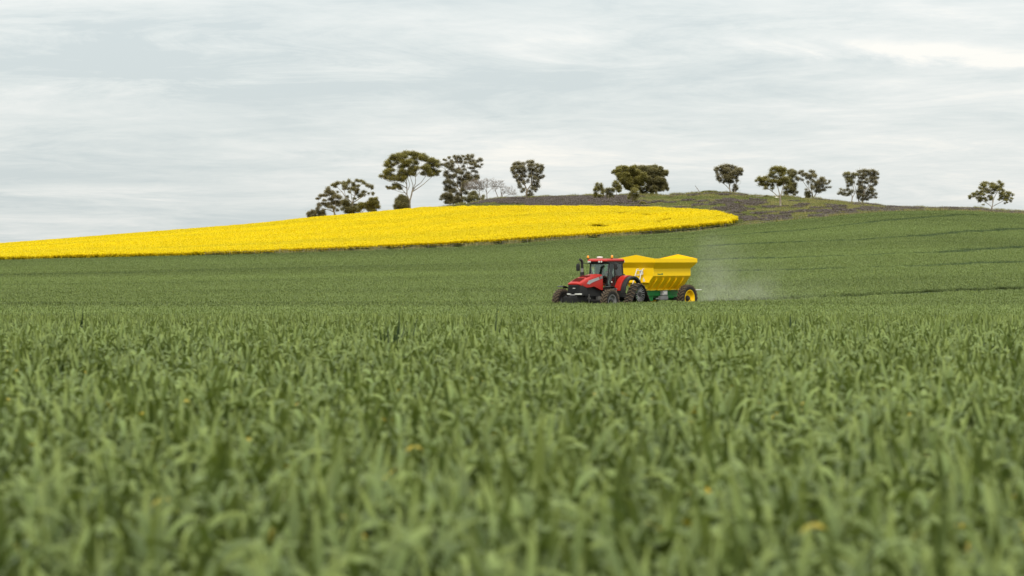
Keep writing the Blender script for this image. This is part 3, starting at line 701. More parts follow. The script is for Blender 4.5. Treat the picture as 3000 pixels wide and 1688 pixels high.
# A: the clump of four at the left end
t = Tree('gum_tree', 'spreading gum tree with left-leaning crown, at the left end of the row', ZA, (880, 1290), Y=YB, seed=3, leaf='gumC', depth=.6)
t.trunk([(885, 1290), (860, 1180), (835, 1120)], .28, .2).limb([(860, 1180), (740, 1120), (600, 1090), (420, 1030)], .14, .05).limb([(835, 1120), (790, 960), (760, 800), (690, 620)], .17, .05).limb([(860, 1150), (890, 1000), (900, 860), (860, 700)], .14, .05)
t.clumps([(700, 520, 60, 60), (640, 590, 80, 45), (740, 620, 110, 60), (500, 710, 90, 45), (400, 790, 60, 35), (620, 700, 70, 45), (820, 640, 70, 50), (900, 730, 120, 55), (1000, 760, 80, 60), (780, 800, 90, 50),
          (600, 850, 60, 35), (420, 940, 50, 45), (440, 1000, 70, 30), (560, 940, 90, 45), (700, 950, 100, 50), (860, 900, 120, 60), (960, 900, 80, 60), (780, 1040, 90, 45), (640, 990, 60, 40), (980, 980, 60, 45), (880, 1060, 50, 30), (960, 1120, 50, 35)], dens=.9).done()
t = Tree('gum_tree', 'tall gum tree with an arched open crown, behind the left-leaning gum', ZA, (1370, 1260), Y=YB + 5, seed=4, leaf='gumA', depth=.6)
t.trunk([(1370, 1260), (1360, 1050), (1375, 920)], .30, .22).limb([(1375, 920), (1300, 850), (1180, 740), (1080, 600), (960, 480)], .15, .05).limb([(1375, 920), (1340, 700), (1330, 560), (1290, 420)], .12, .05).limb([(1375, 920), (1500, 840), (1640, 750), (1740, 690)], .16, .05).limb([(1390, 900), (1440, 720), (1500, 520), (1640, 380), (1850, 420)], .14, .04).limb([(1180, 740), (1150, 600), (1120, 450)], .08, .04)
t.clumps([(820, 400, 70, 40), (900, 390, 80, 40), (1000, 350, 80, 45), (1110, 345, 80, 45), (1220, 340, 80, 45), (1290, 300, 40, 40), (880, 450, 50, 30), (1180, 430, 90, 50), (1130, 500, 60, 40), (1240, 500, 50, 40), (1390, 350, 50, 40), (1500, 280, 80, 35), (1600, 290, 90, 40), (1700, 350, 80, 40), (1790, 410, 60, 45), (1890, 440, 70, 50), (1930, 490, 40, 30),
          (1420, 430, 70, 60), (1400, 530, 80, 50), (1500, 540, 70, 60), (1540, 430, 60, 35), (1480, 620, 60, 50), (1700, 600, 80, 40), (1640, 670, 90, 50), (1560, 720, 80, 45), (1950, 630, 55, 25), (1960, 670, 35, 20), (1830, 640, 30, 22), (1230, 740, 50, 40), (1300, 620, 40, 30), (960, 600, 30, 25), (1440, 790, 50, 30),
          (1180, 870, 110, 60), (1120, 940, 90, 60), (1250, 950, 90, 60), (1380, 990, 110, 60), (1200, 1050, 100, 50), (1340, 1090, 120, 60), (1440, 1080, 90, 60), (1220, 1150, 110, 60), (1350, 1180, 120, 50), (1500, 1120, 70, 50), (1080, 1090, 50, 50), (1480, 960, 50, 30), (1060, 880, 50, 45)], dens=.85).done()
t = Tree('gum_bush', 'low dark gum bush at the far left foot of the tree row', ZA, (330, 1350), Y=YB, seed=5, leaf='gumC')
t.trunk([(330, 1350), (340, 1260)], .12, .07).clumps([(130, 1230, 75, 45), (200, 1190, 80, 55), (280, 1150, 60, 45), (400, 1080, 60, 50), (360, 1170, 60, 50), (180, 1290, 90, 40), (300, 1260, 80, 55), (420, 1190, 70, 50), (540, 1130, 60, 40), (520, 1200, 90, 55), (440, 1270, 80, 50), (580, 1260, 70, 45)], dens=1.0).done()
t = Tree('gum_bush', 'small two-headed gum bush between the arched gum and the round one', ZA, (1660, 1230), Y=YB, seed=6, leaf='gumB')
t.trunk([(1650, 1230), (1640, 1100)], .12, .07).limb([(1650, 1180), (1740, 1080), (1720, 960)], .07, .04)
t.clumps([(1620, 930, 70, 45), (1590, 990, 70, 50), (1680, 970, 60, 50), (1730, 940, 50, 40), (1740, 1010, 60, 50), (1580, 1070, 60, 45), (1660, 1050, 60, 35), (1560, 1140, 60, 45)], dens=1.0).done()
t = Tree('gum_bush', 'round olive gum bush, rightmost of the left tree clump', ZA, (1960, 1190), Y=YB, seed=7, leaf='gumB')
t.trunk([(1960, 1190), (1960, 1080)], .14, .08).limb([(2070, 1180), (2060, 1090)], .05, .03)
t.clumps([(1930, 820, 75, 50), (2040, 810, 50, 50), (1880, 890, 80, 60), (1990, 900, 80, 60), (2070, 900, 50, 60), (1840, 950, 70, 60), (1940, 990, 90, 60), (2060, 1000, 70, 60), (1860, 1060, 80, 60), (1960, 1090, 80, 55), (2110, 1040, 40, 45), (1890, 1130, 90, 40), (1990, 1140, 60, 35), (1800, 1060, 40, 50)], dens=1.3).done()
# B: the big umbrella gum
t = Tree('gum_tree', 'tallest gum tree, with pale forked trunk and wide umbrella crown', ZB, (800, 1345), Y=YB, seed=8, leaf='gumB', depth=.55)
t.trunk([(800, 1345), (795, 1200), (800, 1120)], .36, .30).limb([(800, 1150), (740, 1020), (740, 900), (735, 760), (700, 640)], .22, .07, d=.5).limb([(800, 1150), (840, 1010), (850, 950)], .24, .2, d=-.3)
t.limb([(850, 960), (960, 890), (1100, 790), (1260, 650)], .15, .05).limb([(850, 960), (920, 850), (1040, 760), (1140, 620)], .15, .06).limb([(845, 970), (870, 820), (830, 700), (790, 560)], .13, .05).limb([(870, 900), (920, 780), (920, 650), (940, 500)], .11, .05).limb([(740, 1020), (640, 910), (540, 850), (440, 870), (320, 850)], .12, .04).limb([(720, 980), (600, 960), (470, 920), (350, 890)], .07, .03)
t.limb([(735, 880), (640, 820), (520, 760), (360, 740), (240, 680)], .12, .04).limb([(735, 800), (660, 680), (600, 600), (560, 480)], .1, .04).limb([(760, 920), (800, 800), (770, 700), (720, 560)], .09, .04).limb([(920, 650), (1000, 540), (1060, 420)], .07, .03).limb([(640, 700), (560, 420), (480, 300)], .07, .03).limb([(700, 640), (760, 460), (780, 300)], .07, .03)
t.clumps([(480, 200, 80, 40), (560, 190, 90, 45), (640, 140, 70, 45), (720, 150, 80, 50), (790, 125, 60, 40), (870, 150, 80, 45), (960, 170, 80, 45), (1050, 185, 80, 50), (1130, 210, 60, 40), (440, 260, 80, 50), (560, 260, 80, 50), (680, 220, 80, 50), (860, 240, 90, 50), (1010, 240, 90, 45), (1090, 260, 70, 40), (1200, 280, 80, 45), (1280, 290, 90, 50), (1350, 330, 70, 55), (1395, 400, 45, 60),
          (360, 320, 70, 50), (310, 380, 55, 50), (350, 420, 60, 50), (440, 380, 50, 40), (500, 330, 60, 40), (700, 330, 100, 50), (800, 340, 80, 50), (920, 350, 70, 50), (620, 420, 90, 50), (740, 400, 80, 45), (850, 420, 60, 40), (1180, 380, 80, 40), (1270, 380, 90, 45), (1150, 450, 90, 45), (1060, 440, 60, 40), (1260, 480, 90, 50), (1340, 520, 70, 50), (1430, 520, 35, 22), (1180, 520, 90, 50), (1090, 570, 70, 40), (1210, 580, 70, 45), (1290, 590, 60, 35), (1370, 580, 45, 30),
          (270, 520, 50, 40), (360, 530, 70, 50), (450, 500, 50, 35), (200, 620, 55, 35), (280, 640, 60, 45), (330, 580, 60, 50), (430, 610, 60, 45), (400, 690, 70, 45), (490, 690, 60, 50), (520, 620, 50, 40), (620, 520, 80, 45), (720, 520, 80, 50), (600, 600, 70, 45), (690, 600, 80, 50), (760, 570, 50, 50), (640, 700, 60, 50), (560, 690, 50, 40), (900, 500, 60, 50), (960, 470, 50, 40), (900, 580, 50, 50), (820, 560, 40, 45), (700, 680, 50, 40), (810, 480, 50, 35),
          (480, 820, 60, 45), (380, 860, 60, 30), (310, 850, 30, 18), (480, 880, 60, 35), (570, 840, 60, 40), (600, 880, 50, 30)], dens=.8, size=.3).done()
t = Tree('gum_bush', 'rounded dark gum bush beside the pale trunk of the tallest gum', ZB, (630, 1350), Y=YB - 2, seed=9, leaf='gumA')
t.trunk([(630, 1350), (640, 1250)], .12, .08).clumps([(610, 1070, 60, 50), (700, 1100, 60, 50), (560, 1130, 60, 60), (650, 1150, 80, 60), (730, 1170, 40, 60), (530, 1200, 40, 50), (620, 1230, 90, 60), (710, 1250, 60, 60), (600, 1290, 70, 50), (680, 1300, 70, 40), (480, 1260, 35, 25), (510, 1310, 45, 25), (740, 1290, 30, 40)], dens=1.4).done()
# C: the ragged gum with undergrowth, and the bare trees
t = Tree('gum_tree', 'tall ragged gum tree with small leaf tufts and bare trees at its foot', ZC, (680, 1290), Y=YB + 2, seed=10, leaf='gumC', depth=.5)
t.trunk([(680, 1290), (660, 1100), (650, 950)], .36, .27).limb([(650, 1000), (570, 880), (480, 720), (380, 560), (260, 440), (180, 390)], .17, .04).limb([(650, 950), (660, 700), (650, 500), (560, 300), (540, 180)], .2, .04).limb([(660, 800), (760, 560), (800, 380), (820, 200)], .13, .03).limb([(700, 760), (860, 560), (1000, 420), (1120, 260)], .13, .03).limb([(570, 880), (560, 700), (520, 500), (440, 300), (370, 200)], .12, .03).limb([(880, 560), (890, 380), (910, 180)], .08, .03).limb([(650, 900), (480, 780), (320, 640), (140, 640)], .08, .02).limb([(1000, 470), (1100, 450), (1180, 390)], .04, .015)
t.clumps([(500, 140, 40, 35), (540, 190, 50, 45), (590, 150, 40, 35), (640, 180, 45, 30), (710, 140, 50, 25), (810, 140, 50, 40), (910, 150, 50, 45), (770, 200, 60, 35), (850, 210, 60, 35), (930, 250, 50, 35), (640, 260, 60, 55), (540, 260, 40, 40), (370, 190, 35, 30), (250, 230, 35, 22), (300, 240, 30, 20), (420, 240, 35, 45), (450, 300, 40, 40), (200, 340, 50, 30), (280, 340, 60, 35), (350, 320, 50, 40), (330, 390, 60, 35), (400, 400, 60, 50), (450, 350, 50, 45),
          (760, 300, 55, 35), (850, 290, 55, 40), (900, 330, 45, 30), (970, 320, 50, 40), (1040, 260, 40, 35), (1110, 240, 50, 45), (1140, 340, 30, 20), (1000, 380, 60, 35), (1070, 380, 50, 30), (870, 410, 50, 30), (940, 420, 40, 25), (700, 370, 40, 30), (610, 450, 60, 45), (730, 460, 50, 30), (560, 510, 60, 45), (660, 530, 70, 50), (450, 470, 60, 50), (300, 520, 60, 45), (280, 590, 40, 45), (360, 610, 60, 45), (340, 660, 50, 35), (440, 620, 60, 50), (940, 490, 40, 30), (1010, 520, 45, 30), (510, 600, 50, 45),
          (820, 560, 80, 50), (760, 620, 80, 50), (870, 630, 90, 45), (990, 610, 70, 45), (1040, 640, 40, 40), (820, 700, 90, 45), (970, 700, 80, 40), (700, 700, 70, 60), (620, 660, 50, 50), (340, 740, 80, 50), (260, 770, 40, 45), (420, 770, 70, 50), (330, 850, 80, 45), (290, 930, 60, 45), (420, 900, 70, 50), (500, 830, 50, 45), (660, 820, 60, 60), (760, 800, 80, 60), (400, 980, 60, 45), (500, 960, 60, 50), (700, 930, 60, 60), (580, 1040, 60, 60), (760, 1000, 60, 50), (600, 760, 50, 50)], dens=.85, size=.28).done()
t = Tree('gum_bush', 'leafy undergrowth gum at the left foot of the ragged gum', ZC, (470, 1300), Y=YB, seed=11, leaf='gumC')
t.trunk([(470, 1300), (480, 1150)], .14, .07).clumps([(220, 1080, 60, 45), (180, 1160, 40, 20), (290, 1060, 60, 40), (380, 1060, 70, 50), (300, 1130, 60, 40), (420, 1130, 70, 60), (340, 1200, 60, 50), (450, 1200, 60, 50), (290, 1240, 40, 30), (560, 1130, 60, 60), (620, 1200, 60, 60), (400, 1250, 60, 30), (520, 1230, 40, 40)], dens=1.1).done()
t = Tree('gum_bush', 'leafy undergrowth gum between the ragged gum and the bare trees', ZC, (900, 1270), Y=YB, seed=12, leaf='gumA')
t.trunk([(880, 1270), (900, 1150)], .14, .07).clumps([(880, 1040, 60, 50), (960, 1010, 60, 50), (1010, 1080, 60, 50), (860, 1130, 60, 60), (950, 1130, 70, 50), (1040, 1140, 40, 50), (830, 1200, 60, 45), (930, 1210, 70, 40), (1140, 1150, 60, 40), (1170, 1090, 40, 30), (730, 1150, 50, 50)], dens=.9).done()
def baretree(label, base, limbs, sprays, seed, n=34):
    t = Tree('bare_tree', label, ZC, base, Y=S0 - 2, seed=seed, bark='barkdead', group='leafless trees beside the ragged gum', depth=.7)
    t.trunk(limbs[0], .14, .09)
    for L in limbs[1:]: t.limb(L, .07, .03)
    t.bare(sprays, n=n, ln=.9).done()
baretree('leafless brown tree overlapping the ragged gum tree', (1130, 1240), [[(1130, 1240), (1110, 1110), (1080, 1000)], [(1080, 1000), (980, 900), (880, 800)], [(1080, 1000), (1080, 860), (1100, 760)]],
         [(800, 850, 90, 70), (880, 800, 100, 80), (980, 780, 90, 80), (1060, 780, 90, 70), (1120, 820, 80, 80), (900, 900, 100, 60), (1020, 900, 90, 60), (840, 920, 80, 50), (1130, 920, 60, 60)], 21, 110)
baretree('tallest leafless tree, pale branches fanning up against the sky', (1250, 1230), [[(1250, 1230), (1260, 1080), (1250, 960)], [(1250, 1000), (1190, 860), (1160, 740)], [(1250, 960), (1270, 820), (1270, 700)], [(1260, 1030), (1380, 900), (1450, 780)]],
         [(1180, 760, 70, 90), (1280, 740, 80, 90), (1380, 740, 80, 80), (1450, 790, 60, 70), (1330, 840, 80, 60), (1230, 860, 60, 60), (1430, 860, 60, 50)], 22, 42)
baretree('slender leafless tree in the middle of the bare group', (1550, 1200), [[(1550, 1200), (1500, 1060), (1460, 950)], [(1500, 1060), (1450, 900), (1420, 830)], [(1600, 1150), (1590, 950), (1560, 800)]],
         [(1540, 790, 70, 70), (1600, 780, 60, 60), (1480, 860, 60, 60), (1590, 870, 60, 50), (1440, 920, 50, 50)], 23, 32)
baretree('low spreading leafless tree at the right end of the bare group', (1630, 1200), [[(1630, 1200), (1620, 1080), (1600, 1000)], [(1620, 1080), (1700, 950), (1760, 900)], [(1630, 1120), (1760, 1060), (1880, 1040)]],
         [(1700, 900, 80, 50), (1780, 920, 80, 60), (1860, 980, 80, 60), (1700, 990, 80, 60), (1800, 1040, 80, 50), (1900, 1050, 70, 45), (1640, 960, 50, 60)], 24, 36)
# D: heart-shaped gum
t = Tree('gum_tree', 'heart-shaped gum tree with a cleft crown standing alone right of the bare trees', ZD, (565, 1270), seed=13, leaf='gumC', depth=.5)
t.trunk([(565, 1270), (565, 1100), (575, 980)], .34, .25).limb([(575, 980), (500, 780), (420, 600), (330, 440), (300, 320)], .18, .05).limb([(575, 980), (690, 820), (700, 600), (690, 300)], .18, .05).limb([(560, 900), (440, 780), (300, 680), (180, 480)], .09, .03).limb([(690, 820), (800, 650), (860, 480), (950, 350)], .09, .03).limb([(590, 1080), (720, 1020), (850, 900)], .09, .03).limb([(560, 1060), (480, 980), (430, 1010)], .06, .03).limb([(690, 700), (860, 640), (1000, 600)], .06, .03)
t.clumps([(330, 260, 80, 50), (250, 290, 70, 45), (400, 290, 60, 50), (490, 260, 45, 35), (200, 380, 50, 50), (290, 370, 80, 55), (400, 380, 80, 55), (490, 380, 50, 60), (200, 460, 55, 50), (250, 520, 60, 50), (260, 610, 45, 50), (330, 470, 60, 50), (430, 480, 70, 60), (520, 480, 50, 60), (520, 580, 50, 60), (450, 600, 50, 50), (320, 600, 40, 40), (380, 670, 80, 50), (330, 730, 40, 40), (450, 700, 60, 50), (500, 780, 50, 45), (370, 810, 45, 50), (390, 890, 50, 40), (440, 1000, 35, 30), (480, 960, 50, 45),
          (640, 220, 70, 45), (720, 240, 55, 50), (640, 320, 60, 50), (730, 330, 60, 60), (640, 420, 50, 50), (740, 430, 70, 60), (700, 520, 80, 50), (840, 290, 50, 45), (870, 340, 40, 40), (820, 400, 40, 50), (960, 330, 55, 45), (990, 380, 40, 40), (940, 430, 50, 50), (980, 440, 45, 30), (940, 500, 40, 40), (840, 480, 60, 45), (840, 560, 80, 50), (660, 610, 50, 45), (780, 660, 70, 50), (860, 640, 60, 45), (940, 640, 60, 40), (1000, 600, 40, 50), (890, 710, 30, 30), (760, 760, 50, 40), (860, 780, 50, 50), (760, 850, 70, 50), (860, 860, 60, 45), (730, 930, 60, 45), (810, 950, 50, 35), (650, 1000, 50, 40), (690, 1090, 55, 40), (630, 1110, 45, 35), (800, 1000, 20, 15), (600, 720, 40, 60)], dens=.95, size=.27).done()
# E: dense grove and saplings
t = Tree('gum_tree', 'dense broad gum tree, left half of the grove on the crown of the knoll', ZE, (1300, 1060), Y=S0 + 2, seed=14, leaf='gumB', depth=.7)
t.trunk([(1300, 1060), (1300, 900), (1290, 780)], .4, .3).limb([(1290, 780), (1150, 600), (1000, 350)], .2, .06).limb([(1290, 780), (1350, 500), (1400, 250)], .2, .06).limb([(1300, 850), (1500, 700), (1600, 450)], .16, .06).limb([(1150, 600), (950, 440), (800, 340)], .09, .03)
t.clumps([(980, 210, 90, 60), (1080, 220, 80, 55), (1170, 230, 70, 50), (900, 240, 50, 60), (790, 310, 70, 40), (740, 360, 35, 20), (870, 370, 70, 50), (960, 300, 90, 60), (1080, 320, 90, 60), (1200, 320, 90, 60), (1310, 230, 70, 50), (1400, 190, 70, 55), (1340, 320, 90, 60), (1460, 330, 100, 60), (900, 450, 60, 60), (1000, 420, 90, 60), (1120, 420, 90, 60), (1250, 420, 100, 70), (1380, 430, 100, 70), (1500, 420, 100, 70), (1620, 430, 80, 70), (960, 530, 70, 60), (1060, 540, 90, 70), (1200, 540, 100, 70), (1350, 550, 100, 70), (1480, 560, 100, 80), (1600, 560, 90, 80), (1660, 500, 60, 60),
          (980, 610, 60, 45), (1080, 640, 80, 60), (1220, 660, 90, 70), (1360, 680, 90, 70), (1500, 680, 90, 60), (1610, 680, 60, 60), (1120, 730, 60, 50), (1240, 770, 90, 60), (1170, 800, 60, 40), (1380, 790, 90, 60), (1480, 800, 70, 50), (1260, 830, 60, 40)], dens=1.5, size=.32).done()
t = Tree('gum_tree', 'dense dark gum tree, right half of the grove on the crown of the knoll', ZE, (2015, 1040), Y=S0 + 6, seed=15, leaf='gumA', depth=.7)
t.trunk([(2015, 1040), (2010, 900), (2030, 780)], .36, .28).limb([(2030, 780), (2050, 600), (2000, 350)], .2, .06).limb([(2015, 880), (1930, 720), (1820, 500)], .18, .06).limb([(2030, 800), (2200, 650), (2260, 380)], .15, .05).limb([(1860, 1020), (1850, 900), (1780, 760)], .14, .06)
t.clumps([(1540, 220, 90, 60), (1660, 220, 90, 60), (1760, 220, 80, 55), (1870, 190, 80, 50), (1970, 180, 70, 50), (2050, 230, 70, 50), (2130, 240, 70, 50), (1600, 300, 80, 50), (1720, 320, 100, 60), (1860, 300, 100, 60), (2000, 310, 100, 60), (2130, 330, 90, 60), (2240, 320, 80, 50), (2310, 350, 45, 60), (1780, 430, 100, 60), (1920, 430, 100, 70), (2060, 430, 100, 70), (2190, 410, 80, 60), (2280, 400, 60, 40), (1760, 550, 100, 70), (1900, 560, 100, 70), (2050, 560, 100, 70), (2180, 560, 80, 60), (2240, 560, 50, 50), (1740, 640, 60, 50), (1860, 680, 90, 60), (2000, 690, 90, 70), (2140, 680, 90, 70), (2250, 660, 60, 60), (2310, 720, 35, 50), (1940, 800, 90, 60), (2080, 800, 90, 60), (2200, 780, 80, 50), (2290, 780, 60, 50), (2340, 840, 35, 50), (2120, 860, 80, 35), (2200, 870, 30, 25), (1800, 760, 70, 60), (1880, 870, 80, 60), (1900, 950, 60, 40), (1960, 890, 60, 40)], dens=1.5, size=.32).done()
t = Tree('gum_tree', 'low dark gum half hidden under the middle of the grove', ZE, (1680, 1030), Y=S0 + 10, seed=16, leaf='gumA', depth=.7)
t.trunk([(1680, 1030), (1700, 900)], .2, .1).limb([(1700, 900), (1780, 780), (1820, 650)], .1, .05).clumps([(1600, 940, 80, 50), (1700, 940, 80, 50), (1560, 880, 60, 40), (1650, 830, 50, 40), (1760, 850, 60, 50), (1740, 770, 50, 40), (1600, 990, 70, 30), (1720, 980, 60, 30), (1560, 800, 50, 50)], dens=1.1).done()
SG = 'saplings left of the grove'
t = Tree('gum_sapling', 'leftmost and fullest of the saplings left of the grove', ZE, (330, 1180), seed=17, leaf='gumB', group=SG)
t.trunk([(330, 1180), (325, 1000), (330, 850)], .09, .05).clumps([(300, 690, 50, 40), (410, 720, 45, 45), (320, 760, 80, 45), (400, 800, 70, 50), (240, 820, 50, 40), (220, 870, 35, 40), (330, 860, 60, 40), (440, 870, 55, 60), (450, 940, 60, 50), (240, 950, 50, 50), (230, 1020, 45, 40), (300, 1000, 60, 40), (380, 1030, 90, 35)], dens=1.2, size=.26).done()
t = Tree('gum_sapling', 'shortest of the saplings left of the grove', ZE, (625, 1200), seed=18, leaf='gumA', group=SG)
t.trunk([(625, 1200), (620, 1020), (640, 920)], .09, .05).clumps([(580, 830, 40, 40), (650, 840, 60, 45), (740, 840, 60, 50), (570, 910, 60, 45), (660, 930, 80, 50), (760, 890, 40, 40), (620, 990, 60, 35), (700, 980, 60, 30), (740, 1030, 50, 30), (620, 1050, 60, 35)], dens=1.2, size=.26).done()
t = Tree('gum_sapling', 'tallest sapling, slender stem clear on the skyline beside the grove', ZE, (855, 1040), seed=19, leaf='gumB', Y=S0 - 2, group=SG)
t.trunk([(855, 1040), (850, 880), (840, 740)], .08, .05).clumps([(830, 620, 45, 40), (800, 670, 60, 45), (880, 680, 60, 50), (770, 740, 50, 30), (850, 760, 60, 45), (930, 740, 50, 50), (900, 810, 60, 50), (970, 790, 40, 50), (950, 870, 60, 50), (910, 900, 40, 30), (830, 830, 40, 35)], dens=1.2, size=.26).done()
t = Tree('gum_sapling', 'sparse brownish sapling in front of the dense grove', ZE, (1330, 1270), seed=20, leaf='gumB', group=SG)
t.trunk([(1350, 1270), (1360, 1130), (1370, 1000)], .08, .05).limb([(1340, 1260), (1300, 1180), (1260, 1040)], .07, .03).clumps([(1380, 850, 80, 60), (1320, 900, 60, 50), (1440, 910, 70, 60), (1240, 970, 50, 50), (1340, 980, 70, 60), (1450, 990, 60, 60), (1220, 1050, 50, 50), (1380, 1070, 80, 60), (1490, 1030, 40, 50), (1370, 1150, 70, 40), (1210, 1100, 40, 25)], dens=.8, size=.24).done()
# F
t = Tree('gum_tree', 'fan-shaped gum tree on the skyline with a bare-twigged twin stem', ZF, (975, 880), Y=S0 - 2, seed=25, leaf='gumC', depth=.5)
t.trunk([(980, 880), (950, 760), (940, 680)], .2, .15).limb([(940, 760), (860, 670), (740, 590), (680, 460), (620, 320)], .1, .03).limb([(945, 700), (920, 560), (860, 400), (800, 260)], .12, .04).limb([(945, 700), (980, 560), (1000, 400), (960, 250)], .12, .04)
t.limb([(1060, 860), (1090, 700), (1120, 540), (1140, 380)], .14, .05).limb([(1090, 720), (1200, 620), (1210, 540)], .05, .02).limb([(1060, 840), (1160, 850), (1200, 780)], .03, .015)
t.clumps([(640, 270, 50, 40), (610, 310, 40, 25), (680, 300, 45, 22), (650, 360, 35, 40), (660, 440, 35, 50), (700, 510, 60, 45), (730, 560, 50, 35), (780, 230, 70, 50), (870, 210, 80, 40), (960, 220, 70, 45), (770, 310, 60, 50), (860, 300, 80, 50), (960, 310, 80, 60), (1070, 260, 60, 45), (1140, 310, 60, 50), (1200, 290, 55, 40), (1235, 330, 35, 35), (790, 390, 60, 50), (880, 400, 80, 60), (980, 410, 80, 60), (1070, 370, 60, 60), (1140, 400, 60, 50), (1210, 390, 40, 45), (830, 480, 60, 50), (920, 490, 80, 60), (1010, 500, 60, 50), (1100, 470, 50, 45), (860, 560, 60, 40), (940, 580, 60, 50), (1020, 580, 40, 40), (1120, 560, 35, 50), (820, 590, 30, 25), (1080, 680, 45, 60), (1120, 740, 35, 45), (1060, 780, 40, 60)], dens=1.0, size=.27).done()
t = Tree('gum_tree', 'flat-topped gum on the slope in front of the skyline with a long left limb', ZF, (2145, 1190), seed=26, leaf='gumB', depth=.5)
t.trunk([(2145, 1190), (2145, 1040), (2140, 950)], .26, .18).limb([(2110, 960), (2000, 850), (1880, 760), (1760, 680), (1640, 560)], .11, .04).limb([(2140, 940), (2100, 780), (2060, 640), (1980, 420)], .12, .04).limb([(2140, 950), (2180, 800), (2220, 640), (2280, 450)], .12, .04).limb([(1960, 810), (1960, 700), (1900, 600)], .05, .02)
t.clumps([(2100, 260, 90, 45), (1990, 270, 90, 40), (2190, 280, 70, 50), (1930, 300, 40, 30), (2110, 330, 90, 45), (2210, 350, 80, 50), (2270, 290, 30, 35), (1960, 380, 80, 45), (1920, 440, 60, 50), (2020, 480, 60, 40), (2180, 420, 80, 50), (2060, 580, 90, 50), (1960, 560, 60, 50), (2170, 520, 70, 50), (2130, 640, 80, 45), (1800, 500, 70, 50), (1640, 520, 80, 45), (1730, 560, 80, 50), (1570, 560, 35, 25), (1860, 570, 60, 50), (1690, 640, 80, 45), (1790, 650, 80, 45), (1880, 660, 60, 35), (1960, 660, 50, 40), (1780, 740, 50, 30), (1960, 740, 40, 25), (2260, 520, 100, 55), (2280, 600, 100, 50), (2200, 600, 60, 45)], dens=1.0, size=.28).done()
t = Tree('gum_tree', 'darker gum directly behind the right half of the flat-topped slope tree', ZF, (2320, 980), Y=S0 + 2, seed=27, leaf='gumA', depth=.5)
t.trunk([(2330, 980), (2300, 880), (2290, 780)], .16, .11).limb([(2290, 800), (2350, 600), (2400, 400)], .09, .04).limb([(2300, 860), (2420, 780), (2500, 640)], .06, .02)
t.clumps([(2400, 320, 60, 35), (2450, 350, 60, 40), (2500, 370, 35, 45), (2360, 370, 60, 50), (2440, 430, 80, 50), (2380, 470, 60, 60), (2530, 500, 50, 35), (2560, 540, 30, 30), (2420, 560, 80, 50), (2380, 660, 90, 50), (2460, 680, 60, 50), (2500, 630, 40, 25), (2300, 730, 90, 50), (2400, 750, 80, 50), (2480, 780, 50, 45), (2520, 840, 40, 30), (2440, 830, 60, 40), (2330, 820, 70, 45), (2260, 840, 50, 35), (2470, 890, 30, 25), (2290, 900, 40, 30)], dens=1.0, size=.28).done()
t = Tree('dead_branch', 'grey dead branch sticking up from the grassy hump on the skyline', ZF, (250, 850), Y=S0 - 3, seed=28, bark='barkdead', group='dead timber', cat='dead branch')
t.limb([(260, 870), (210, 780), (160, 710), (130, 680)], .13, .03, d=0); t.limb([(150, 700), (140, 660)], .03, .012); t.limb([(190, 750), (170, 730), (150, 770)], .04, .02); t.limb([(240, 820), (270, 760)], .025, .01); t.done()
# G
t = Tree('gum_tree', 'gum tree with two splayed leafy heads, third from the right', ZG, (570, 1060), Y=S0 - 2, seed=29, leaf='gumC', depth=.5)
t.trunk([(570, 1060), (555, 950), (545, 880)], .24, .17).limb([(545, 900), (440, 760), (340, 620), (270, 520), (220, 360)], .12, .03).limb([(550, 880), (520, 700), (500, 500), (520, 340)], .12, .04).limb([(590, 1000), (660, 880), (760, 720), (800, 560)], .13, .04).limb([(660, 880), (800, 820), (980, 740)], .06, .02).limb([(480, 820), (430, 620), (400, 440)], .07, .03).limb([(640, 950), (720, 900), (760, 880)], .04, .02)
t.clumps([(230, 310, 55, 35), (280, 300, 35, 30), (200, 350, 40, 25), (270, 380, 50, 35), (300, 400, 45, 40), (370, 370, 60, 35), (430, 380, 60, 45), (530, 290, 60, 40), (590, 310, 40, 45), (480, 420, 60, 50), (560, 400, 60, 50), (630, 380, 55, 45), (400, 460, 60, 40), (520, 480, 50, 50), (600, 450, 50, 50), (220, 490, 40, 30), (280, 530, 45, 30), (560, 560, 40, 50), (440, 600, 35, 60),
          (770, 490, 60, 40), (850, 490, 60, 45), (730, 560, 60, 50), (820, 560, 70, 50), (900, 540, 60, 40), (670, 620, 60, 50), (760, 640, 80, 50), (860, 620, 60, 40), (920, 640, 35, 35), (640, 690, 60, 50), (730, 720, 80, 50), (830, 700, 50, 40), (800, 790, 80, 40), (880, 790, 50, 35), (930, 730, 50, 25), (1030, 720, 45, 25), (1010, 560, 40, 30), (1000, 600, 20, 22), (540, 750, 60, 60), (700, 800, 60, 50), (640, 830, 40, 40), (760, 850, 50, 30), (560, 660, 35, 50), (380, 790, 30, 25), (590, 600, 30, 50)], dens=.9, size=.25).done()
t = Tree('gum_bush', 'small dark bush at the left foot of the two-headed gum', ZG, (450, 1040), Y=S0 - 2, seed=30, leaf='gumA')
t.trunk([(450, 1040), (445, 960)], .09, .05).clumps([(400, 860, 55, 40), (460, 880, 55, 50), (380, 920, 40, 50), (440, 950, 60, 50), (400, 990, 40, 30), (490, 960, 35, 50), (460, 1010, 40, 25)], dens=1.0, size=.25).done()
t = Tree('gum_tree', 'pale-trunked gum tree leaning left, left partner of the close pair on the right', ZG, (1615, 1140), Y=S0 - 3, seed=31, leaf='gumA', depth=.5)
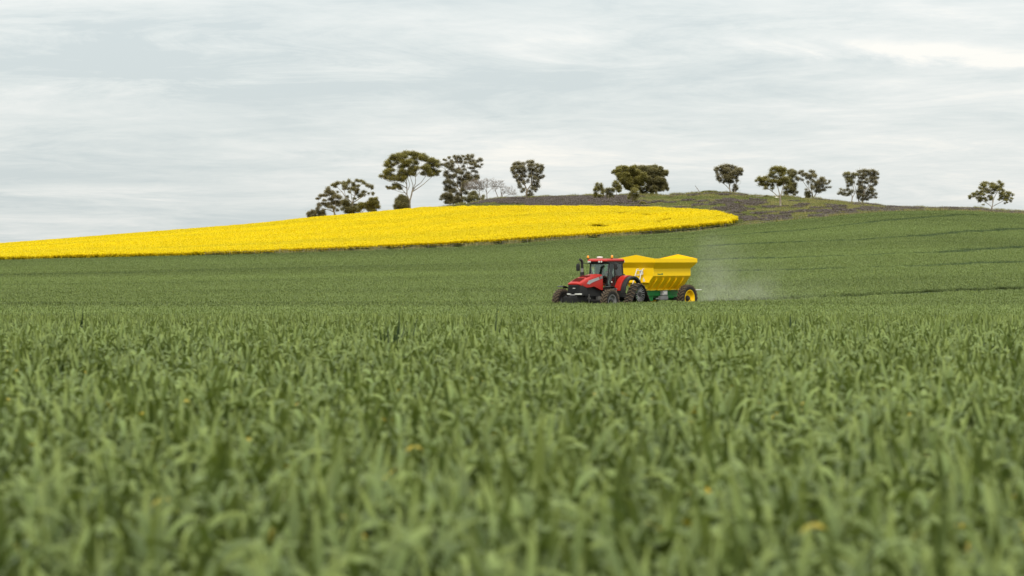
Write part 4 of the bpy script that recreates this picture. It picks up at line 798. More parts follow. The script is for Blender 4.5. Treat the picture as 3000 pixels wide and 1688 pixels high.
t.trunk([(1610, 1140), (1630, 1010), (1620, 940)], .16, .12).limb([(1635, 1000), (1690, 900), (1660, 740), (1690, 600), (1700, 480)], .1, .05).limb([(1660, 740), (1600, 660), (1540, 500), (1450, 400)], .06, .03).limb([(1620, 940), (1540, 860), (1420, 800), (1260, 900)], .06, .02).limb([(1700, 500), (1720, 340), (1725, 230)], .03, .012)
t.clumps([(1420, 380, 55, 50), (1490, 370, 60, 45), (1560, 340, 50, 40), (1640, 380, 60, 45), (1710, 380, 70, 40), (1760, 380, 50, 40), (1480, 460, 60, 45), (1560, 450, 60, 50), (1650, 460, 60, 50), (1500, 530, 60, 50), (1580, 550, 60, 60), (1640, 580, 50, 50), (1480, 600, 35, 30), (1520, 680, 50, 45), (1600, 650, 45, 50), (1330, 780, 30, 25), (1420, 800, 60, 30), (1520, 790, 60, 40), (1600, 830, 60, 50), (1290, 860, 35, 30), (1260, 900, 40, 22), (1350, 880, 45, 40), (1460, 890, 60, 40), (1550, 890, 60, 45), (1490, 940, 50, 25), (1390, 920, 40, 22)], dens=.9, size=.25).done()
t = Tree('gum_tree', 'full-crowned dark gum tree, right partner of the close pair on the right', ZG, (1850, 1160), Y=S0 - 2, seed=32, leaf='gumC', depth=.6)
t.trunk([(1810, 1150), (1800, 1050), (1760, 940)], .17, .12).limb([(1760, 940), (1720, 820), (1700, 700)], .1, .05).limb([(1900, 1160), (1930, 950), (1960, 820)], .2, .14).limb([(1960, 820), (2060, 680), (2140, 600), (2200, 450)], .13, .04).limb([(1940, 900), (1900, 700), (1900, 500), (1920, 320)], .12, .04).limb([(1930, 1020), (2060, 960), (2200, 900)], .07, .03).limb([(1900, 340), (1830, 240), (1850, 120)], .03, .012)
t.clumps([(1820, 310, 70, 45), (1930, 290, 80, 50), (2010, 300, 60, 45), (1800, 380, 50, 40), (1900, 390, 80, 50), (2100, 290, 60, 45), (2180, 290, 70, 45), (2250, 330, 60, 50), (2320, 370, 40, 30), (2020, 390, 60, 50), (2120, 370, 70, 50), (2210, 400, 70, 50), (1820, 470, 50, 35), (1950, 470, 80, 50), (2150, 470, 80, 50), (2260, 480, 60, 40), (2330, 460, 40, 25), (2010, 540, 60, 40), (2160, 550, 80, 50), (2240, 570, 50, 50), (1830, 580, 70, 50), (1800, 640, 60, 35), (1940, 600, 50, 40), (2020, 600, 50, 35), (2290, 620, 40, 50), (2230, 660, 50, 25), (1900, 690, 80, 45), (2140, 700, 60, 45), (1840, 760, 80, 50), (1960, 740, 60, 50), (2100, 780, 80, 50), (2200, 800, 60, 45), (1790, 840, 60, 50), (1880, 850, 80, 60), (2060, 860, 80, 50), (2170, 870, 60, 40), (2250, 900, 55, 30), (2200, 940, 60, 30), (2250, 1000, 40, 30), (1800, 920, 60, 45), (1890, 950, 80, 50), (2010, 950, 60, 50), (2110, 1000, 70, 35), (1980, 1030, 80, 40), (1910, 1060, 60, 45), (2050, 1050, 50, 25), (1800, 1000, 45, 50)], dens=.95, size=.26).done()
# H
t = Tree('gum_tree', 'lone gum tree with a low fork at the far right end of the ridge', ZH, (1190, 1260), Y=None, seed=33, leaf='gumB', depth=.5, ymore=-2)
t.trunk([(1190, 1260), (1185, 1150), (1180, 1100)], .26, .2).limb([(1175, 1110), (1150, 1040), (1000, 940), (880, 880), (740, 780), (560, 680)], .1, .03).limb([(1185, 1100), (1215, 960), (1250, 800), (1340, 620), (1400, 400)], .13, .04).limb([(1215, 1060), (1340, 990), (1500, 910), (1700, 800)], .1, .03).limb([(1215, 960), (1180, 760), (1100, 560), (1000, 350)], .08, .03).limb([(960, 960), (840, 1010), (720, 1040)], .03, .012).limb([(1050, 960), (1200, 930)], .03, .015)
t.clumps([(980, 280, 80, 45), (1060, 280, 60, 30), (820, 370, 60, 50), (800, 450, 50, 45), (900, 390, 60, 50), (980, 360, 70, 45), (1160, 320, 90, 50), (1270, 330, 90, 50), (1370, 270, 50, 45), (1440, 330, 70, 50), (1510, 380, 60, 50), (1120, 420, 90, 60), (1250, 430, 90, 60), (1360, 430, 70, 60), (1460, 440, 60, 40), (960, 470, 80, 50), (1100, 520, 90, 60), (1250, 520, 90, 60), (1380, 530, 60, 50), (920, 560, 80, 50), (850, 600, 60, 45), (1060, 600, 80, 40), (1200, 620, 80, 35), (1500, 510, 60, 25), (1590, 540, 60, 40),
          (690, 570, 35, 25), (560, 650, 80, 30), (660, 650, 80, 40), (500, 720, 55, 50), (480, 780, 35, 35), (600, 720, 70, 35), (740, 650, 80, 50), (850, 680, 80, 50), (760, 750, 80, 45), (870, 770, 80, 50), (760, 830, 70, 45), (860, 830, 70, 45), (790, 890, 50, 30), (960, 780, 50, 50), (980, 860, 60, 40), (1150, 720, 80, 50), (1190, 800, 70, 50), (1130, 790, 45, 40), (1460, 640, 80, 50), (1560, 620, 80, 50), (1680, 620, 80, 50), (1780, 620, 60, 45), (1880, 680, 40, 35), (1500, 720, 90, 50), (1640, 720, 90, 50), (1760, 710, 70, 50), (1480, 790, 60, 40), (1600, 800, 90, 40), (1720, 800, 80, 40), (1800, 810, 45, 35), (1780, 880, 40, 35), (1590, 870, 60, 30), (1370, 840, 40, 30), (1660, 930, 30, 18), (1580, 960, 30, 18), (840, 1010, 40, 15)], dens=1.0, size=.26).done()

# shrubs, rock, log
def shrub(name, label, u, y, w, h, seed, leaf, Y=None, group='low shrubs on the knoll'):
    t = Tree(name, label, (0, 0, 1.0), (u, y), Y=Y, seed=seed, leaf=leaf, bark='barkdark', group=group, cat='shrub', depth=.8)
    t.trunk([(u, y), (u, y - h * .4)], .05, .03)
    L = []
    for i in range(9): L.append((u + t.r.uniform(-.4, .4) * w, y - h * t.r.uniform(.2, .8), w * .22, h * .25))
    t.clumps(L, dens=3.0, size=.26); t.done()
shrub('shrub', 'small rust-brown shrub below the grove, beside the canola edge', 1884, 602, 16, 11, 41, 'gumB')
shrub('shrub', 'tiny dark shrub on the slope right of the grove', 1968, 582, 10, 8, 42, 'gumC')
shrub('shrub', 'wide low green shrub on top of the grassy hump near the dead branch', 2080, 570, 46, 11, 43, 'grass', Y=S0 - 2)
shrub('shrub', 'narrow green shrub between the hump and the fan-shaped gum', 2118, 571, 30, 8, 44, 'grass', Y=S0 - 2)
shrub('shrub', 'dark green shrub on the slope between the fan-shaped and flat-topped gums', 2183, 582, 12, 7, 45, 'gumA')
shrub('shrub', 'dark low shrub on the skyline left of the slope tree', 2243, 580, 20, 7, 46, 'gumA', Y=S0 - 4)
YL = solveY(2223, 581, E0, S0 - 1); XL = (2223 - 1500) / F * YL
lg = MB().tube([(-1.1, 0, .25), (-.3, .1, .3), (.5, 0, .28), (1.2, -.1, .35)], [.2, .18, .15, .07], n=8).tube([(.4, 0, .3), (.8, .1, .7)], [.06, .02], n=5)
lo_ = lg.build('fallen_log', MAT['logtimber'], None, smooth=True); lo_.location = (XL, YL, T(XL, YL) + .1); tag(lo_, 'grey fallen log lying in grass left of the flat-topped slope tree', 'log')
YL = solveY(2276, 584, E0, S0 - 1); XL = (2276 - 1500) / F * YL
bm = bmesh.new(); bmesh.ops.create_icosphere(bm, subdivisions=3, radius=.5)
for v in bm.verts:
    v.co *= 1 + .25 * mnoise.noise(v.co * 2.3); v.co.z *= .6
me = bpy.data.meshes.new('rock'); bm.to_mesh(me); bm.free(); me.materials.append(MAT['rock']); ro = bpy.data.objects.new('rock', me); C.objects.link(ro); ro.location = (XL, YL, T(XL, YL) + .35)
tag(ro, 'pale boulder in the grass just left of the slope tree', 'rock')

# the wire fence along the far edge of the wheat
fe = thing('wire_fence', 'wire fence on thin posts between the green wheat and the pasture', 'fence', (0, 0, 0))
wires = [[], [], [], []]; xs_f = np.arange(-52, 94, 4.2)
pw = MB()
for i, x in enumerate(xs_f):
    Yp = E0 + 2.0; z = T(x, Yp); q = MB(); hgt = 1.25 + .06 * math.sin(i * 7.3)
    tl = .04 * math.sin(i * 3.1)
    q.tube([(0, 0, -.3), (tl, 0, hgt)], [.045, .035], n=6)
    o = q.build('post', MAT['post'], fe); o.location = (x, Yp, z)
    for k in range(4): wires[k].append((x, Yp, z + .3 + .28 * k))
for k in range(4): MB().tube(wires[k], .008, n=4, cap=False).build('wire', MAT['steel'], fe)
# ------------------------------------------------------------------ tractor
def rig(name, label, cat, ox, oy, ang, base, half, hl):
    """Empty on the ground at (ox, oy) whose +x points along the heading; pitch and roll follow the ground"""
    fw = Vector((-math.sin(ang), -math.cos(ang))); lf = Vector((math.cos(ang), -math.sin(ang)))
    zf = T(ox + fw.x * hl, oy + fw.y * hl); zb = T(ox, oy); zl = T(ox + lf.x * half, oy + lf.y * half); zr = T(ox - lf.x * half, oy - lf.y * half)
    o = thing(name, label, cat, (ox, oy, zb + base))
    yaw = math.atan2(fw.y, fw.x)
    o.rotation_euler = Euler((math.atan2(zl - zr, 2 * half), -math.atan2(zf - zb, hl), yaw), 'XYZ'); return o
TH = math.radians(36)
RX, RY = (1797 - 1500) / F * 179.5, 179.5
tr = rig('tractor', 'red row-crop tractor with front wheels and rear tracks towing the yellow spreader', 'tractor', RX, RY, TH, 0.0, 1.8, 3.1)
K = tr

def tyre(R, W, rimr, lugs, lugh=.06):
    m = MB(); hw = W / 2; lg = MB()
    prof = [(-hw * .78, rimr), (-hw * .98, rimr + (R - rimr) * .35), (-hw, rimr + (R - rimr) * .6), (-hw * .86, R - lugh * 1.5), (-hw * .5, R - lugh), (0, R - lugh * .8), (hw * .5, R - lugh), (hw * .86, R - lugh * 1.5), (hw, rimr + (R - rimr) * .6), (hw * .98, rimr + (R - rimr) * .35), (hw * .78, rimr)]
    m.lathe(prof, n=48)
    for k in range(lugs):
        for sd in (-1, 1):
            a0 = 2 * math.pi * (k + (.5 if sd > 0 else 0)) / lugs; da = 2 * math.pi / lugs * .95
            pts = []
            for (f, yy) in ((0, 0.02), (.5, .5), (1, .98)):
                pts.append((a0 + da * f, sd * hw * yy))
            for (a, y), (b, y2) in zip(pts[:-1], pts[1:]):
                wa = 2 * math.pi / lugs * .22
                vs = []
                for (an, yy) in ((a, y), (b, y2)):
                    drop = .0 if abs(yy) < hw * .6 else lugh * 1.0
                    for dw in (-wa, wa):
                        for rr in (R - lugh * 2.2 - drop, R - drop * .6):
                            vs.append((rr * math.cos(an + dw), yy, rr * math.sin(an + dw)))
                lg.add(vs, [(0, 1, 3, 2), (4, 6, 7, 5), (0, 4, 5, 1), (2, 3, 7, 6), (1, 5, 7, 3), (0, 2, 6, 4)])
    return m, lg
def wheel(parent, name, x, y, R, W, rimr, lugs, rimmat, side, dish=.12, steer=0.0, hub='black', nuts=True):
    tm, lg = tyre(R, W, rimr, lugs); t = tm.build(name, MAT['rubber'], parent, smooth=True); lg.build('tread', MAT['lug'], t); t.location = (x, y, R); t.rotation_euler = (0, 0.13, steer)
    hw = W / 2 * side
    MB().lathe([(hw * .80, rimr + .012), (hw * .86, rimr + .02), (hw * .86, rimr - .015), (hw * .60, rimr - .05), (hw * (.6 - dish * 3), rimr * .80), (hw * (.45 - dish * 3), rimr * .5), (hw * (.55 - dish * 3), rimr * .3), (hw * (.55 - dish * 3), 0.0)], n=36).lathe([(-hw * .80, rimr + .012), (-hw * .7, rimr - .03), (-hw * .2, rimr * .7), (-hw * .2, 0.05)], n=36).build('rim', MAT[rimmat], t, smooth=True)
    h = MB().lathe([(0, rimr * .36), (.05 * side, rimr * .36), (.07 * side, rimr * .26), (.17 * side, rimr * .22), (.18 * side, 0)], c=(0, hw * (.55 - dish * 3), 0), n=20)
    if nuts:
        for k in range(8):
            a = k * math.pi / 4; h.box(-.02, .02, 0, .04 * side, -.02, .02, org=(rimr * .3 * math.cos(a), hw * (.55 - dish * 3) + .05 * side, rimr * .3 * math.sin(a)))
    h.build('hub', MAT[hub], t, smooth=True)
    return t
# chassis, engine and axles
MB().box(.2, 4.0, -.28, .28, .75, 1.35).box(-.5, .9, -.42, .42, .7, 1.5).box(2.0, 3.7, -.36, .36, 1.1, 1.75).tube([(-.2, -1.5, .95), (-.2, 1.5, .95)], .14, n=10).box(3.9, 4.5, -.3, .3, .75, 1.25).build('chassis', MAT['black'], K, bevel=.02)
MB().box(2.95, 3.25, -1.6, 1.6, .66, .92).box(2.9, 3.3, -1.62, -1.40, .55, 1.05).box(2.9, 3.3, 1.40, 1.62, .55, 1.05).tube([(3.35, -1.2, .85), (3.35, 1.2, .85)], .035, n=8).build('front_axle', MAT['black'], K, bevel=.02)
MB().tube([(2.5, .62, .65), (2.5, .62, 1.15)], .03, n=6).box(1.9, 2.6, .45, .62, .75, 1.1).build('filter_housing', MAT['steel'], K)
MB().tube([(3.45, .5, .65), (3.45, .5, 1.25)], .025).box(3.42, 3.5, .42, .6, .95, 1.05).build('steering_ram', MAT['steel'], K)
MB().lathe([(-.8, .02), (-.78, .26), (.1, .28), (.12, .02)], c=(1.65, .8, 1.02), axis='x', n=20).build('fuel_tank', MAT['black'], K, smooth=True)
# bonnet
def hsec(x, zb, wb, zt, wt, zs):
    P = [(-wb, zb), (-wb, zs), (-(wb + wt) / 2 - .01, zs + (zt - zs) * .6), (-wt, zt - .025), (-wt * .5, zt + .012), (0, zt + .02)]
    P = P + [(-a, b) for a, b in P[:-1][::-1]]
    return [(x, a, b) for a, b in P]
hood = MB().loft([hsec(4.40, 1.86, .40, 1.92, .36, 1.89), hsec(4.32, 1.80, .49, 1.98, .42, 1.88), hsec(4.0, 1.74, .52, 2.10, .44, 1.92), hsec(3.72, 1.66, .53, 2.20, .45, 1.98), hsec(3.3, 1.68, .53, 2.31, .45, 2.05), hsec(2.9, 1.72, .53, 2.39, .45, 2.1), hsec(2.5, 1.60, .54, 2.45, .46, 2.14), hsec(2.2, 1.50, .55, 2.48, .47, 2.18), hsec(1.98, 1.50, .55, 2.48, .47, 2.18)])
hd = hood.build('hood', MAT['red'], K, smooth=True, bevel=.012)
# hood vents, decal stripes
def on_hood_z(x): return np.interp(x, [1.98, 2.2, 2.5, 2.9, 3.3, 3.72, 4.0, 4.32, 4.4], [2.48, 2.48, 2.45, 2.39, 2.31, 2.20, 2.10, 1.98, 1.92])
for (a, b) in ((3.62, 4.2), (2.95, 3.4)):
    m_ = MB(); n_ = 9
    m_.add([(x, y, on_hood_z(x) + .026) for x in (a, b) for y in (-.3, .3)], [(0, 1, 3, 2)])
    for i in range(n_):
        x = a + (b - a) * (i + .5) / n_; m_.box(x - .015, x + .015, -.29, .29, on_hood_z(x) + .02, on_hood_z(x) + .045)
    m_.build('vent', MAT['darkred'], hd)
for sd in (-1, 1):
    MB().add([(3.75, sd * .542, 1.90), (3.55, sd * .542, 2.10), (2.45, sd * .56, 2.32), (2.35, sd * .56, 2.16), (3.15, sd * .55, 1.98), (3.45, sd * .545, 1.86)], [(0, 1, 2, 3, 4, 5)]).build('decal_stripe', MAT['silver'], hd)
    MB().add([(2.28, sd * .565, 2.17), (2.38, sd * .565, 2.35), (2.05, sd * .568, 2.40), (2.02, sd * .568, 2.24)], [(0, 1, 2, 3)]).build('side_vent', MAT['grey'], hd)
# nose
def nsec(x, z0, z1, w): return [(x, -w, z0), (x, -w, z1), (x, w, z1), (x, w, z0)]
ns = MB().loft([nsec(3.62, 1.25, 1.66, .50), nsec(3.75, 1.2, 1.90, .512), nsec(4.15, 1.15, 1.87, .51), nsec(4.3, 1.15, 1.85, .46), nsec(4.35, 1.15, 1.84, .40)]).build('nose', MAT['black'], K, smooth=False, bevel=.02)
m_ = MB()
m_.loft([[(4.50, -.40, 1.34), (4.50, .40, 1.34), (4.44, .40, 1.34), (4.44, -.40, 1.34)], [(4.41, -.37, 1.83), (4.41, .37, 1.83), (4.36, .37, 1.83), (4.36, -.37, 1.83)]])
for i in range(11):
    z = 1.37 + i * .041; x = 4.50 - (z - 1.34) * .18; m_.box(x - .01, x + .02, -.38, .38, z, z + .014)
m_.build('grille', MAT['black'], K)
MB().box(4.46, 4.475, -.02, .18, 1.61, 1.645).build('badge', MAT['lens'], K)
for sd in (-1, 1):
    MB().loft([[(4.53, sd * .16, 1.22), (4.53, sd * .16, 1.30), (4.40, sd * .16, 1.30), (4.40, sd * .16, 1.22)], [(4.52, sd * .38, 1.22), (4.52, sd * .38, 1.31), (4.38, sd * .40, 1.31), (4.38, sd * .40, 1.22)], [(4.36, sd * .54, 1.22), (4.36, sd * .54, 1.31), (4.25, sd * .53, 1.31), (4.25, sd * .53, 1.22)]]).build('headlight', MAT['lens'], K, bevel=.01)
MB().box(4.535, 4.55, -.18, .2, 1.19, 1.255).build('number_plate', MAT['silver'], K)
m_ = MB()
for i in range(9): m_.box(4.62, 5.05, -.31 + i * .07, -.25 + i * .07, .62, 1.10)
m_.box(4.45, 4.64, -.28, .3, .7, 1.0); m_.build('front_weight', MAT['grey'] if False else MAT['black'], K, bevel=.02)
# exhaust on the right hand side of the cab
MB().tube([(2.6, -.60, 2.0), (2.6, -.60, 2.62)], .13, n=14).build('exhaust_base', MAT['black'], K, smooth=True)
ex = MB().tube([(2.6, -.60, 2.6), (2.6, -.60, 3.22), (2.65, -.60, 3.32), (2.84, -.60, 3.42)], [.085, .085, .085, .08], n=14).build('exhaust_pipe', MAT['black'], K, smooth=True)
MB().tube([(2.6, -.60, 2.62), (2.6, -.60, 2.85)], .095, n=14).build('heat_shield', MAT['steel'], ex, smooth=True)
# cab
CF, CB, CW = 1.62, .02, .74       # front, back, half width at the sill
cabm = MB()
A = {}
for sd in (-1, 1):
    A['f', sd] = [Vector((1.72, sd * .70, 1.85)), Vector((1.50, sd * .70, 3.2))]
    A['m', sd] = [Vector((.95, sd * .77, 1.6)), Vector((.98, sd * .76, 3.2))]
    A['b', sd] = [Vector((.0, sd * .74, 2.2)), Vector((.08, sd * .70, 3.2))]
    cabm.tube(A['f', sd], .05, n=6).tube(A['b', sd], .05, n=6).tube([A['f', sd][0], (1.5, sd * .77, 1.62), (.75, sd * .78, 1.62), (.45, sd * .78, 1.75), (.0, sd * .74, 2.3)], .045, n=6)
cabm.tube(A['m', 1], .045, n=6).tube([(1.72, -.7, 1.85), (1.72, .7, 1.85)], .04, n=6).tube([(.0, -.74, 2.25), (.0, .74, 2.25)], .04, n=6)
cabm.box(.0, 1.62, -.76, .76, 3.14, 3.24); cabm.box(.05, 1.65, -.7, .7, 1.5, 1.66)
fr_ = cabm.build('cab_frame', MAT['black'], K)
def pane(name, q):
    o = MB().add(q, [tuple(range(len(q)))]).build(name, MAT['glass'], fr_); md = o.modifiers.new('thick', 'SOLIDIFY'); md.thickness = .008; return o
pane('windscreen', [A['f', -1][0], A['f', 1][0], A['f', 1][1], A['f', -1][1]])
for sd in (-1, 1):
    pane('door_glass', [Vector((1.70, sd * .71, 1.9)), Vector((1.5, sd * .77, 1.66)), Vector((.78, sd * .78, 1.66)), Vector((.98, sd * .76, 3.16)), Vector((1.5, sd * .71, 3.16))])
    pane('side_window', [Vector((.78, sd * .78, 1.66)), Vector((.45, sd * .78, 1.78)), Vector((.02, sd * .74, 2.3)), Vector((.08, sd * .71, 3.16)), Vector((.96, sd * .76, 3.16))])
pane('rear_window', [A['b', -1][0], A['b', 1][0], A['b', 1][1], A['b', -1][1]])
rf = MB().loft([[(-.12, -.68, 3.28), (-.12, .68, 3.28), (1.72, .66, 3.26), (1.72, -.66, 3.26)], [(-.16, -.76, 3.32), (-.16, .76, 3.32), (1.84, .74, 3.30), (1.84, -.74, 3.30)], [(-.12, -.74, 3.42), (-.12, .74, 3.42), (1.78, .72, 3.40), (1.78, -.72, 3.40)], [(0, -.62, 3.47), (0, .62, 3.47), (1.6, .62, 3.46), (1.6, -.62, 3.46)]]).build('roof', MAT['red'], K, bevel=.03)
MB().box(-.13, 1.78, -.735, .735, 3.235, 3.282).build('roof_trim', MAT['black'], rf)
for (x, y) in ((1.80, -.66), (1.82, -.52), (1.82, .16), (1.82, .34), (-.12, .70), (-.12, -.7)):
    MB().lathe([(0, .055), (.03, .06), (.035, .0)] if x > 0 else [(0, .055), (-.03, .06), (-.035, 0)], c=(x - (.0 if x > 0 else -.0), y, 3.27), axis='x', n=14).build('work_light', MAT['lens'], K, smooth=True)
MB().lathe([(0, .05), (.02, .17), (.07, .2), (.11, .17), (.13, 0)], c=(1.12, -.28, 3.47), axis='z', n=24).build('gps_dome', MAT['white'], K, smooth=True)
def beacon(x, y, z, arm):
    b = MB().tube(arm, .022, n=6).lathe([(0, .06), (.05, .065), (.05, 0)], c=(x, y, z), axis='z', n=16).build('beacon_stalk', MAT['black'], K)
    MB().lathe([(.05, .07), (.1, .078), (.18, .07), (.22, .045), (.23, 0)], c=(x, y, z), axis='z', n=16).build('amber_lamp', MAT['amber'], b, smooth=True)
beacon(1.52, -.90, 3.44, [(1.5, -.72, 3.2), (1.52, -.85, 3.25), (1.52, -.90, 3.46)])
beacon(.98, .56, 3.46, [(.98, .56, 3.44), (.98, .56, 3.49)])
def mirror(y, x, arm, z0=2.66, z1=3.12):
    a = MB().tube(arm, .022, n=6).build('mirror_arm', MAT['black'], K)
    MB().loft([[(x + .05, y - .10, z0 + .05), (x + .05, y + .10, z0 + .05), (x - .05, y + .10, z0 + .05), (x - .05, y - .10, z0 + .05)], [(x + .07, y - .12, z0 + .15), (x + .07, y + .12, z0 + .15), (x - .05, y + .12, z0 + .15), (x - .05, y - .12, z0 + .15)], [(x + .07, y - .12, z1 - .1), (x + .07, y + .12, z1 - .1), (x - .05, y + .12, z1 - .1), (x - .05, y - .12, z1 - .1)], [(x + .04, y - .09, z1), (x + .04, y + .09, z1), (x - .05, y + .09, z1), (x - .05, y - .09, z1)]]).build('mirror', MAT['black'], a, bevel=.02)
mirror(-1.42, 1.85, [(1.55, -.70, 3.15), (1.85, -1.2, 3.2), (1.85, -1.42, 3.18), (1.85, -1.42, 3.0)], 2.64, 3.14)
mirror(1.15, 1.45, [(1.5, .70, 3.2), (1.45, 1.1, 3.22), (1.45, 1.15, 3.1)], 2.74, 3.2)
# inside the cab
seat = MB().box(.35, .85, -.25, .25, 1.95, 2.1).box(.22, .36, -.24, .24, 2.05, 2.72).box(.4, .8, -.15, .15, 1.66, 1.95).build('seat', MAT['black'], K, bevel=.03)
MB().lathe([(-.012, .19), (.0, .205), (.012, .19), (0, .178)], c=(0, 0, 0), axis='z', n=24, closed=True).box(-.19, .19, -.012, .012, -.01, .01).build('steering_wheel', MAT['black'], K).location = (1.18, 0, 2.42)
K.children[-1].rotation_euler = (0, math.radians(-30), 0)
MB().tube([(1.5, 0, 1.66), (1.4, 0, 2.1), (1.2, 0, 2.4)], [.12, .1, .04], n=8).box(1.3, 1.36, .42, .62, 2.35, 2.55).build('dashboard', MAT['black'], K)
MB().box(.35, .95, -.5, -.3, 2.1, 2.3).build('armrest', MAT['grey'], K, bevel=.02)
# steps and platform on the near side
MB().box(.6, 1.5, .78, 1.02, 1.55, 1.60).tube([(1.5, .98, 1.6), (1.55, 1.0, .75)], .025).tube([(1.15, .98, 1.6), (1.15, 1.0, .75)], .025).box(1.13, 1.57, .92, 1.05, 1.22, 1.25).box(1.13, 1.57, .92, 1.05, .92, .95).build('steps', MAT['grey'], K)
MB().tube([(1.62, .8, 1.62), (1.66, .84, 2.1), (1.6, .8, 2.6)], .018, n=6).build('handrail', MAT['black'], K)
MB().lathe([(0, .05), (.03, .055), (.035, 0)], c=(1.4, .80, 2.0), axis='y', n=12).build('marker_light', MAT['lens'], K)
# rear mudguards: red inner shell with black extension
def arc_guard(y0, y1, R_, th_, a0, a1, cx, cz, n=16, squash=1.0):
    m = MB(); vs = []; 
    for i in range(n + 1):
        a = a0 + (a1 - a0) * i / n
        for rr in (R_, R_ - th_):
            for y in (y0, y1): vs.append((cx + rr * math.cos(a) * squash, y, cz + rr * math.sin(a)))
    fs = []
    for i in range(n):
        b = i * 4; fs += [(b, b + 4, b + 5, b + 1), (b + 2, b + 3, b + 7, b + 6), (b, b + 2, b + 6, b + 4), (b + 1, b + 5, b + 7, b + 3)]
    fs += [(0, 1, 3, 2), (n * 4, n * 4 + 2, n * 4 + 3, n * 4 + 1)]
    return m.add(vs, fs)
for sd in (-1, 1):
    g_ = arc_guard(sd * .78, sd * 1.22, 1.12, .10, math.radians(8), math.radians(128), -.02, 1.30).build('mudguard', MAT['red'], K, smooth=True, bevel=.015)
    m_ = MB(); pts = [( -.02 + 1.1 * math.cos(a), 1.3 + 1.1 * math.sin(a)) for a in np.linspace(math.radians(8), math.radians(128), 14)]
    m_.prism(pts + [(-.3, 1.75), (.5, 1.7), (.8, 1.4)], sd * .76, sd * .84); m_.build('inner_panel', MAT['red'], g_)
    arc_guard(sd * 1.222, sd * 1.52, 1.07, .13, math.radians(-2), math.radians(140), -.06, 1.30).build('guard_extension', MAT['black'], g_, smooth=True, bevel=.01)
MB().box(-.56, -.38, 1.0, 1.2, 2.22, 2.36).build('tail_light', MAT['black'], K, bevel=.02)
